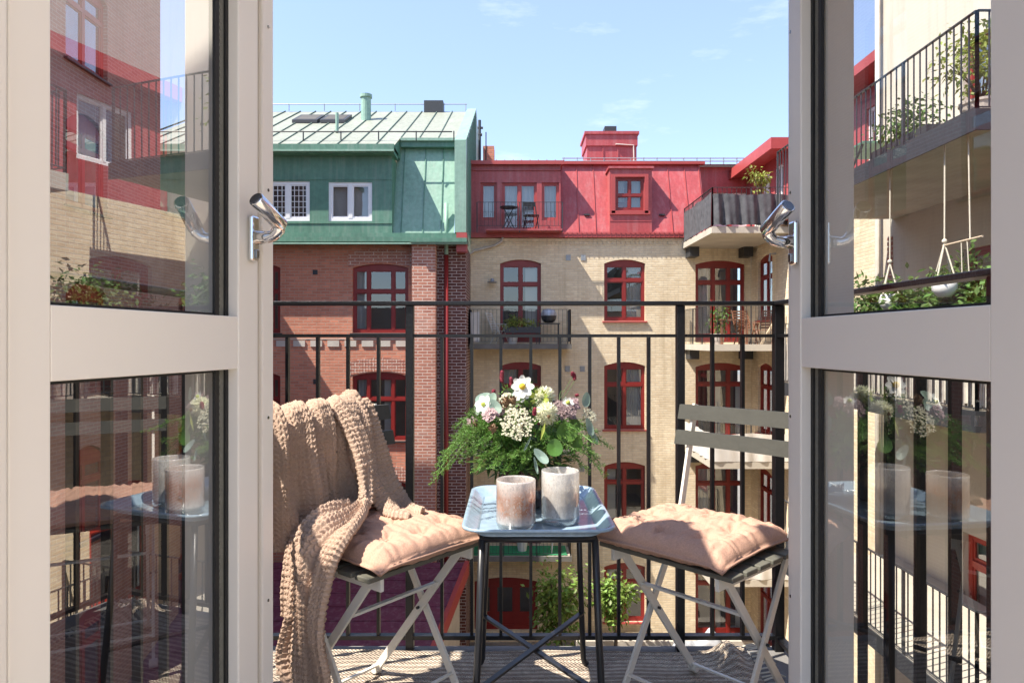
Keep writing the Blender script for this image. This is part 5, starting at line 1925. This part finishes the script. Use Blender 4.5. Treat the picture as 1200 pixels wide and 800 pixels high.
MB().quad((-9.6, .9, GZ), (-9.6, 19.9, GZ), (-9.6, 19.9, 4.0), (-9.6, .9, 4.0)).quad((-9.6, .9, 4), (-9.6, 16.4, 4), (-9.6, 16.4, 9.3), (-9.6, .9, 9.3)).build('room_interior', M['interior'], lw)
for h in hs + hs2:
    window(lw, tw, *h[:4], h[4], (.5,), (.62,), frame='red_frame', sill='dark_iron')
MB().box(-8.7, -8.36, .86, 16.6, 9.403, 9.6).box(-8.6, -8.35, 16.6, 19.95, 4.103, 4.25).build('eaves', M['green_metal'], lw)

# ------------------------------------------------------------------ low outbuilding with plum roof
ob = empty('outbuilding', 'low courtyard outbuilding with plum coloured sheet roof', 'shed', (-5, 16, GZ))
P1, P2, P3, P4 = (-10, 19.58, -5.35), (-1.30, 19.58, -5.35), (-2.35, 13.4, -7.0), (-10, 13.4, -7.0)
MB().quad(P1, P2, P3, P4).build('roof', M['plum_roof'], ob)
m = MB()
for i in range(11):
    y = 19.3 - i * .55
    z = -5.35 - (19.58 - y) * 1.65 / 6.18
    x1 = -1.32 - (19.58 - y) * 1.05 / 6.18
    m.box(-10, x1, y - .012, y + .012, z, z + .014)
m.build('roof_seams', M['plum_roof'], ob)
q = lambda p, dx, dz: (p[0] + dx, p[1], p[2] + dz)
MB().hexa([q(P3, -.05, -.35), q(P3, .07, -.35), q(P2, .07, -.35), q(P2, -.05, -.35), q(P3, -.05, .05), q(P3, .07, .05), q(P2, .07, .05), q(P2, -.05, .05)]).build('fascia', M['red_trim'], ob)
MB().quad((-2.5, 13.6, GZ), (-1.5, 19.6, GZ), (-1.5, 19.6, -5.4), (-2.5, 13.6, -7.1)).quad((-10, 13.6, GZ), (-2.5, 13.6, GZ), (-2.5, 13.6, -7.05), (-10, 13.6, -7.05)).build('wall', M['band'], ob)

# ------------------------------------------------------------------ things on the balconies across the court
def t_chair(root, mat, s=1.0, slat='x'):
    """small armchair in local coordinates, facing -y"""
    m_ = MB()
    for x in (-.24, .24):
        m_.bar((x, -.22, 0), (x, .02, .60), .03, .02)
        m_.bar((x, .24, 0), (x, -.10, .60), .03, .02)
        m_.bar((x, .14, .38), (x, .40, 1.0), .03, .02)
        m_.bar((x, -.24, .62), (x, .22, .64), .05, .02)
    m_.build('frame', mat, root)
    b = MB()
    for i in range(6):
        b.bar((-.23, -.22 + i * .075, .40 + .002 * i), (.23, -.22 + i * .075, .40 + .002 * i), .05, .014)
    b.build('seat', mat, root)
    b = MB()
    for i in range(7):
        f = i / 6
        b.bar((-.23, .19 + .19 * f, .48 + .48 * f), (.23, .19 + .19 * f, .48 + .48 * f), .014, .05)
    b.build('backrest', mat, root)


MB.build = _old_build      # from here on parts are built in local coordinates
c = empty('garden_chair', 'white folding garden armchair on the balcony over the shop door', 'chair', (-.38, 21.5, zA), R(70))
t_chair(c, M['white_steel'])
c = empty('barbecue_grill', 'small grey kettle barbecue on a wire stand', 'barbecue', (1.15, 21.35, zA))
g_ = MB()
for x in (-.3, .3):
    for y in (-.2, .2):
        g_.bar((x, y, 0), (x, y, .62), .025, .025)
g_.box(-.34, .34, -.24, .24, .62, .65)
g_.build('stand', M['dark_iron'], c)
MB().lathe([(0, .66), (.14, .67), (.22, .76), (.24, .86), (.24, .88)], n=20).build('bowl', M['dark_iron'], c, smooth=True)
MB().lathe([(.25, .885), (.245, .96), (.19, 1.06), (.06, 1.11), (0, 1.115)], n=20).build('lid', M['enamel'], c, smooth=True)
c = empty('flower_box', 'flower box of yellow green blooms on the balcony railing', 'planter', (.32, 20.80, zA + .36))
MB().box(-.55, .55, -.10, .08, -.02, .16).build('box', M['planter'], c)
b = MB(); leaf_cloud(b, (-.1, -.02, .26), (.5, .12, .16), 500, .075, 3, 16); b.build('foliage', M['leaf_bright'], c)
c = tag(MB().box(-1.2, 1.7, 20.98, 21.9, zA3 + .004, zA3 + .03).build('turf_mat', M['turf']), 'bright green turf mat on the lowest balcony', 'mat')
def potted(name, loc, h, r, mat, leafmat, label, n=260, size=.09, rad=(.3, .3, .35), seed=1, cat='plant', group=None, pot_h=.3, clumps=12):
    c_ = empty(name, label, cat, loc, group=group)
    MB().lathe([(0, 0), (r * .75, 0), (r, pot_h), (r * 1.05, pot_h), (r * 1.05, pot_h - .03), (r * .9, pot_h - .03), (0, pot_h - .04)], n=18).build('pot', mat, c_)
    b_ = MB()
    cs = leaf_cloud(b_, (0, 0, pot_h + h * .55), rad, n, size, seed, clumps)
    fo = b_.build('foliage', leafmat, c_)
    s_ = MB()
    for q_ in cs[:8]:
        s_.tube([(0, 0, pot_h - .05), (q_.x * .4, q_.y * .4, pot_h + (q_.z - pot_h) * .5), tuple(q_)], [.014, .010, .005], 5)
    s_.build('stem', M['bark'], c_)
    return c_
potted('potted_plant', (wx(601, 21.2), 21.2, zA), .75, .16, M['white_pot'], M['leaf'], 'slim potted plant in front of the upper balcony door', 60, .08, (.12, .12, .3), 5)
potted('potted_plant', (wx(612, 21.2), 21.4, zA3 + .03), .6, .18, M['white_pot'], M['leaf'], 'potted plant standing on the green turf mat', 120, .09, (.2, .2, .3), 6)
c = empty('side_table', 'small white table on the green turf mat', 'table', (wx(650, 21.2), 21.3, zA3 + .03))
MB().lathe([(0, .52), (.25, .52), (.25, .55), (0, .55)], n=20).build('top', M['white_pot'], c)
m = MB()
for a in range(3):
    m.tube([(.05 * math.cos(a * 2.1), .05 * math.sin(a * 2.1), .52), (.2 * math.cos(a * 2.1), .2 * math.sin(a * 2.1), 0)], .015, 6)
m.build('legs', M['white_pot'], c)
zC = .90
for i, (x, y, r_, l) in enumerate(((6.75, 19.7, R(10), 'slatted teak armchair in the middle of the corner balcony'), (7.3, 19.6, R(-40), 'slatted teak armchair beside the leaning pole'))):
    if i == 0:
        c0 = empty('garden_chair', l, 'chair', (x, y, zC), r_, 'teak armchairs on the corner balcony')
        t_chair(c0, M['wood'])
    else:
        k_ = copy_tree(c0); k_.location = (x, y, zC); k_.rotation_euler.z = r_; k_['label'] = l
c = empty('garden_table', 'slatted teak table between the armchairs on the corner balcony', 'table', (6.25, 19.5, zC))
m = MB()
for i in range(7):
    m.box(-.4, .4, -.35 + i * .1, -.27 + i * .1, .68, .71)
m.build('top', M['wood'], c)
for x in (-.35, .35):
    for y in (-.3, .3):
        MB().box(x - .03, x + .03, y - .03, y + .03, 0, .678).build('leg', M['wood'], c)
tag(MB().bar((6.95, 19.05, zC), (7.55, 19.1, zC + 1.0), .05, .05).build('wooden_pole', M['pale_wood']), 'pale wooden pole leaning inside the corner balcony railing', 'pole')
potted('potted_plant', (5.85, 19.4, zC), .8, .2, M['terracotta'], M['leaf'], 'tall green potted plant at the end of the corner balcony railing', 220, .10, (.25, .3, .42), 8)
potted('potted_plant', (6.95, 19.15, .90 + PIT), 1.15, .17, M['white_pot'], M['leaf_bright'], 'pale leafy potted shrub on the highest corner balcony', 260, .11, (.30, .28, .30), 9, pot_h=.75)
c = empty('bistro_chair', 'black folding bistro chair on the red roof terrace', 'chair', (wx(622, 21.6), 21.62, eave + .2), R(15))
m = MB()
for x in (-.2, .2):
    m.bar((x, -.2, 0), (x, .2, .9), .02, .03); m.bar((x, .2, 0), (x, -.2, .45), .02, .03)
m.build('frame', M['table_black'], c)
m = MB()
for i in range(5):
    m.box(-.21, .21, -.2 + i * .08, -.14 + i * .08, .44, .46)
m.build('seat', M['table_black'], c)
MB().box(-.21, .21, .17, .20, .78, .92).build('backrest', M['table_black'], c)
c = empty('bistro_table', 'small dark bistro table on the red roof terrace', 'table', (wx(596, 21.6), 21.55, eave + .2))
MB().lathe([(0, .68), (.28, .68), (.28, .71), (0, .71)], n=20).build('top', M['table_black'], c)
MB().bar((-.2, 0, 0), (.15, 0, .68), .02, .03).bar((.2, 0, 0), (-.15, 0, .68), .02, .03).build('legs', M['table_black'], c)

# ------------------------------------------------------------------ courtyard trees
def small_tree(x, y, h, rad, n, seed, label, size=.165):
    c_ = empty('courtyard_tree', label, 'tree', (x, y, GZ), group='young trees in the courtyard')
    t_ = MB()
    t_.tube([(0, 0, 0), (.05, .02, h * .35), (-.02, .04, h * .7), (.03, 0, h)], [.07, .055, .04, .02], 8)
    r_ = random.Random(seed)
    b_ = MB()
    cs = leaf_cloud(b_, (0, 0, h), rad, n, size, seed, 26)
    for q_ in cs[:16]:
        t_.tube([(0, .02, h * r_.uniform(.45, .8)), (q_.x * .5, q_.y * .5, h * .5 + q_.z * .45), tuple(q_)], [.03, .02, .008], 5)
    t_.build('trunk', M['bark'], c_)
    b_.build('crown', M['leaf_tree'], c_)
    return c_
small_tree(wx(656, 19.8), 19.8, 2.0, (.78, .6, .95), 1700, 31, 'fuller leafy young tree beside the shop door')
small_tree(wx(720, 20.4), 20.4, 2.1, (.55, .5, .62), 950, 37, 'smaller leafy young tree under the ground floor window')
tag(MB().box(2.0, 7.6, 21.2, 21.6, GZ, GZ + .38).build('planting_kerb', M['band']), 'pale stone kerb along the foot of the yellow wall', 'kerb')
c = empty('covered_moped', 'moped under a shiny grey cover at the wall foot', 'moped', (wx(818, 20.6), 20.6, GZ), R(15))
m = MB()
n = 18
rows = []
for i in range(n + 1):
    t = -1 + 2 * i / n
    hh = .75 + .25 * math.exp(-((t - .5) / .22) ** 2) - .12 * math.exp(-((t + .1) / .3) ** 2)
    hh *= (1 - max(0, abs(t) - .8) * 2.2)
    row = []
    for j in range(13):
        a = PI * j / 12
        row.append(m.vert((t * .85, .30 * math.cos(a) * (1 + .2 * math.cos(t * 9)), max(0, hh * math.sin(a) ** .6 + .03 * math.sin(t * 17 + j)))))
    rows.append(row)
for A, B in zip(rows, rows[1:]):
    for j in range(12):
        m.face((A[j], B[j], B[j + 1], A[j + 1]))
m.face(rows[0]); m.face(rows[-1][::-1])
m.build('cover', M['skin_grey'], c, smooth=True)
for t in (-.55, .6):
    MB().tube([(t, -.05, .26), (t, .05, .26)], .26, 18).build('wheel', M['gasket'], c)

# ------------------------------------------------------------------ plants on the plastered house's balconies
potted('potted_maple', (5.75, 8.35, 3.45), 1.0, .24, M['terracotta'], M['leaf_bright'], 'yellow green maple in a clay pot on the upper iron balcony', 900, .085, (.42, .45, .42), 41, pot_h=.45, clumps=18)
c = empty('planter_box', 'dark planter box of green plants on the upper iron balcony', 'planter', (5.28, 9.2, 3.45))
MB().box(-.15, .15, -.75, .55, 0, .22).build('box', M['planter'], c)
b = MB(); leaf_cloud(b, (0, -.05, .42), (.2, .65, .26), 800, .075, 43, 20); b.build('foliage', M['leaf'], c)
c = empty('folding_table', 'green folding table on the upper iron balcony', 'table', (6.0, 11.4, 3.45))
MB().box(-.4, .4, -.5, .5, .70, .73).build('top', M['green_metal'], c)
for x in (-.35, .35):
    MB().bar((x, -.4, 0), (x, .4, .70), .03, .03).bar((x, .4, 0), (x, -.4, .70), .03, .03).build('legs', M['dark_iron'], c)
for i, (x, y, s, l) in enumerate(((5.35, 9.9, 51, 'bushy tomato plant farthest along the reed screened balcony'), (5.45, 9.0, 52, 'bushy tomato plant beneath the first hanging pot'), (5.4, 8.25, 53, 'bushy tomato plant beneath the white hanging pot'), (5.5, 7.7, 54, 'bushy tomato plant at the near corner of the reed screened balcony'))):
    tp0 = potted('tomato_plant', (x, y, .2), 1.5, .2, M['terracotta'], M['leaf'], l, 2200, .095, (.36, .46, .52), s, group='tomato plants on the neighbouring balcony', clumps=26)
for i, (x, y, zt, zb, l) in enumerate(((5.12, 9.25, 3.29, 2.06, 'macrame hanging pot half hidden among leaves'), (5.10, 8.05, 3.29, 2.16, 'macrame hanging pot holding a white bowl in front of the leaves'))):
    c = empty('hanging_pot', l, 'hanging pot', (x, y, zb), group='macrame hanging pots')
    MB().tube([(0, 0, 0), (.004, 0, zt - zb)], .009, 6).ball((0, 0, 0), .03, 10, 8).build('rope', M['rope'], c)
    m = MB()
    for a in range(4):
        aa = a * PI / 2 + .4
        m.tube([(0, 0, -.02), (.03 * math.cos(aa), .03 * math.sin(aa), -.12), (.13 * math.cos(aa), .13 * math.sin(aa), -.45)], .009, 6)
    m.build('hanger', M['rope'], c)
    MB().lathe([(0, -.66), (.07, -.66), (.13, -.58), (.135, -.52), (.11, -.44), (.10, -.44), (.11, -.52), (0, -.6)], n=22).build('pot', M['white_pot'], c, smooth=True)
    b = MB(); leaf_cloud(b, (0, 0, -.40), (.12, .12, .07), 120, .06, 60 + i, 8); b.build('foliage', M['leaf'], c)
c = empty('hanging_perch', 'thin wooden bar hung on ropes above the tomato plants', 'perch', (5.1, 7.75, 2.12))
MB().tube([(0, -.35, 0), (0, .33, -.01)], .012, 8).build('bar', M['pale_wood'], c)
m = MB()
m.tube([(0, -.15, 0), (0, -.12, 1.16)], .008, 6)
m.tube([(0, .0, -.01), (.01, .0, -.4)], .006, 5); m.tube([(0, -.1, -.01), (.01, -.12, -.4)], .006, 5)
m.build('ropes', M['rope'], c)
for x, y, l in ((7.42, 7.8, 'bushy tomato plant mirrored in the door pane beside its gasket'), (7.42, 6.9, 'bushy tomato plant mirrored in the middle of the door pane'), (7.42, 6.0, 'bushy tomato plant mirrored in the door pane next to the hinge stile')):
    k_ = copy_tree(tp0)
    k_.location = (x, y, .2)
    k_.rotation_euler.z = x * 7 + y * 3
    k_['label'] = l
    k_['group'] = 'tomato plants mirrored in the door glass'
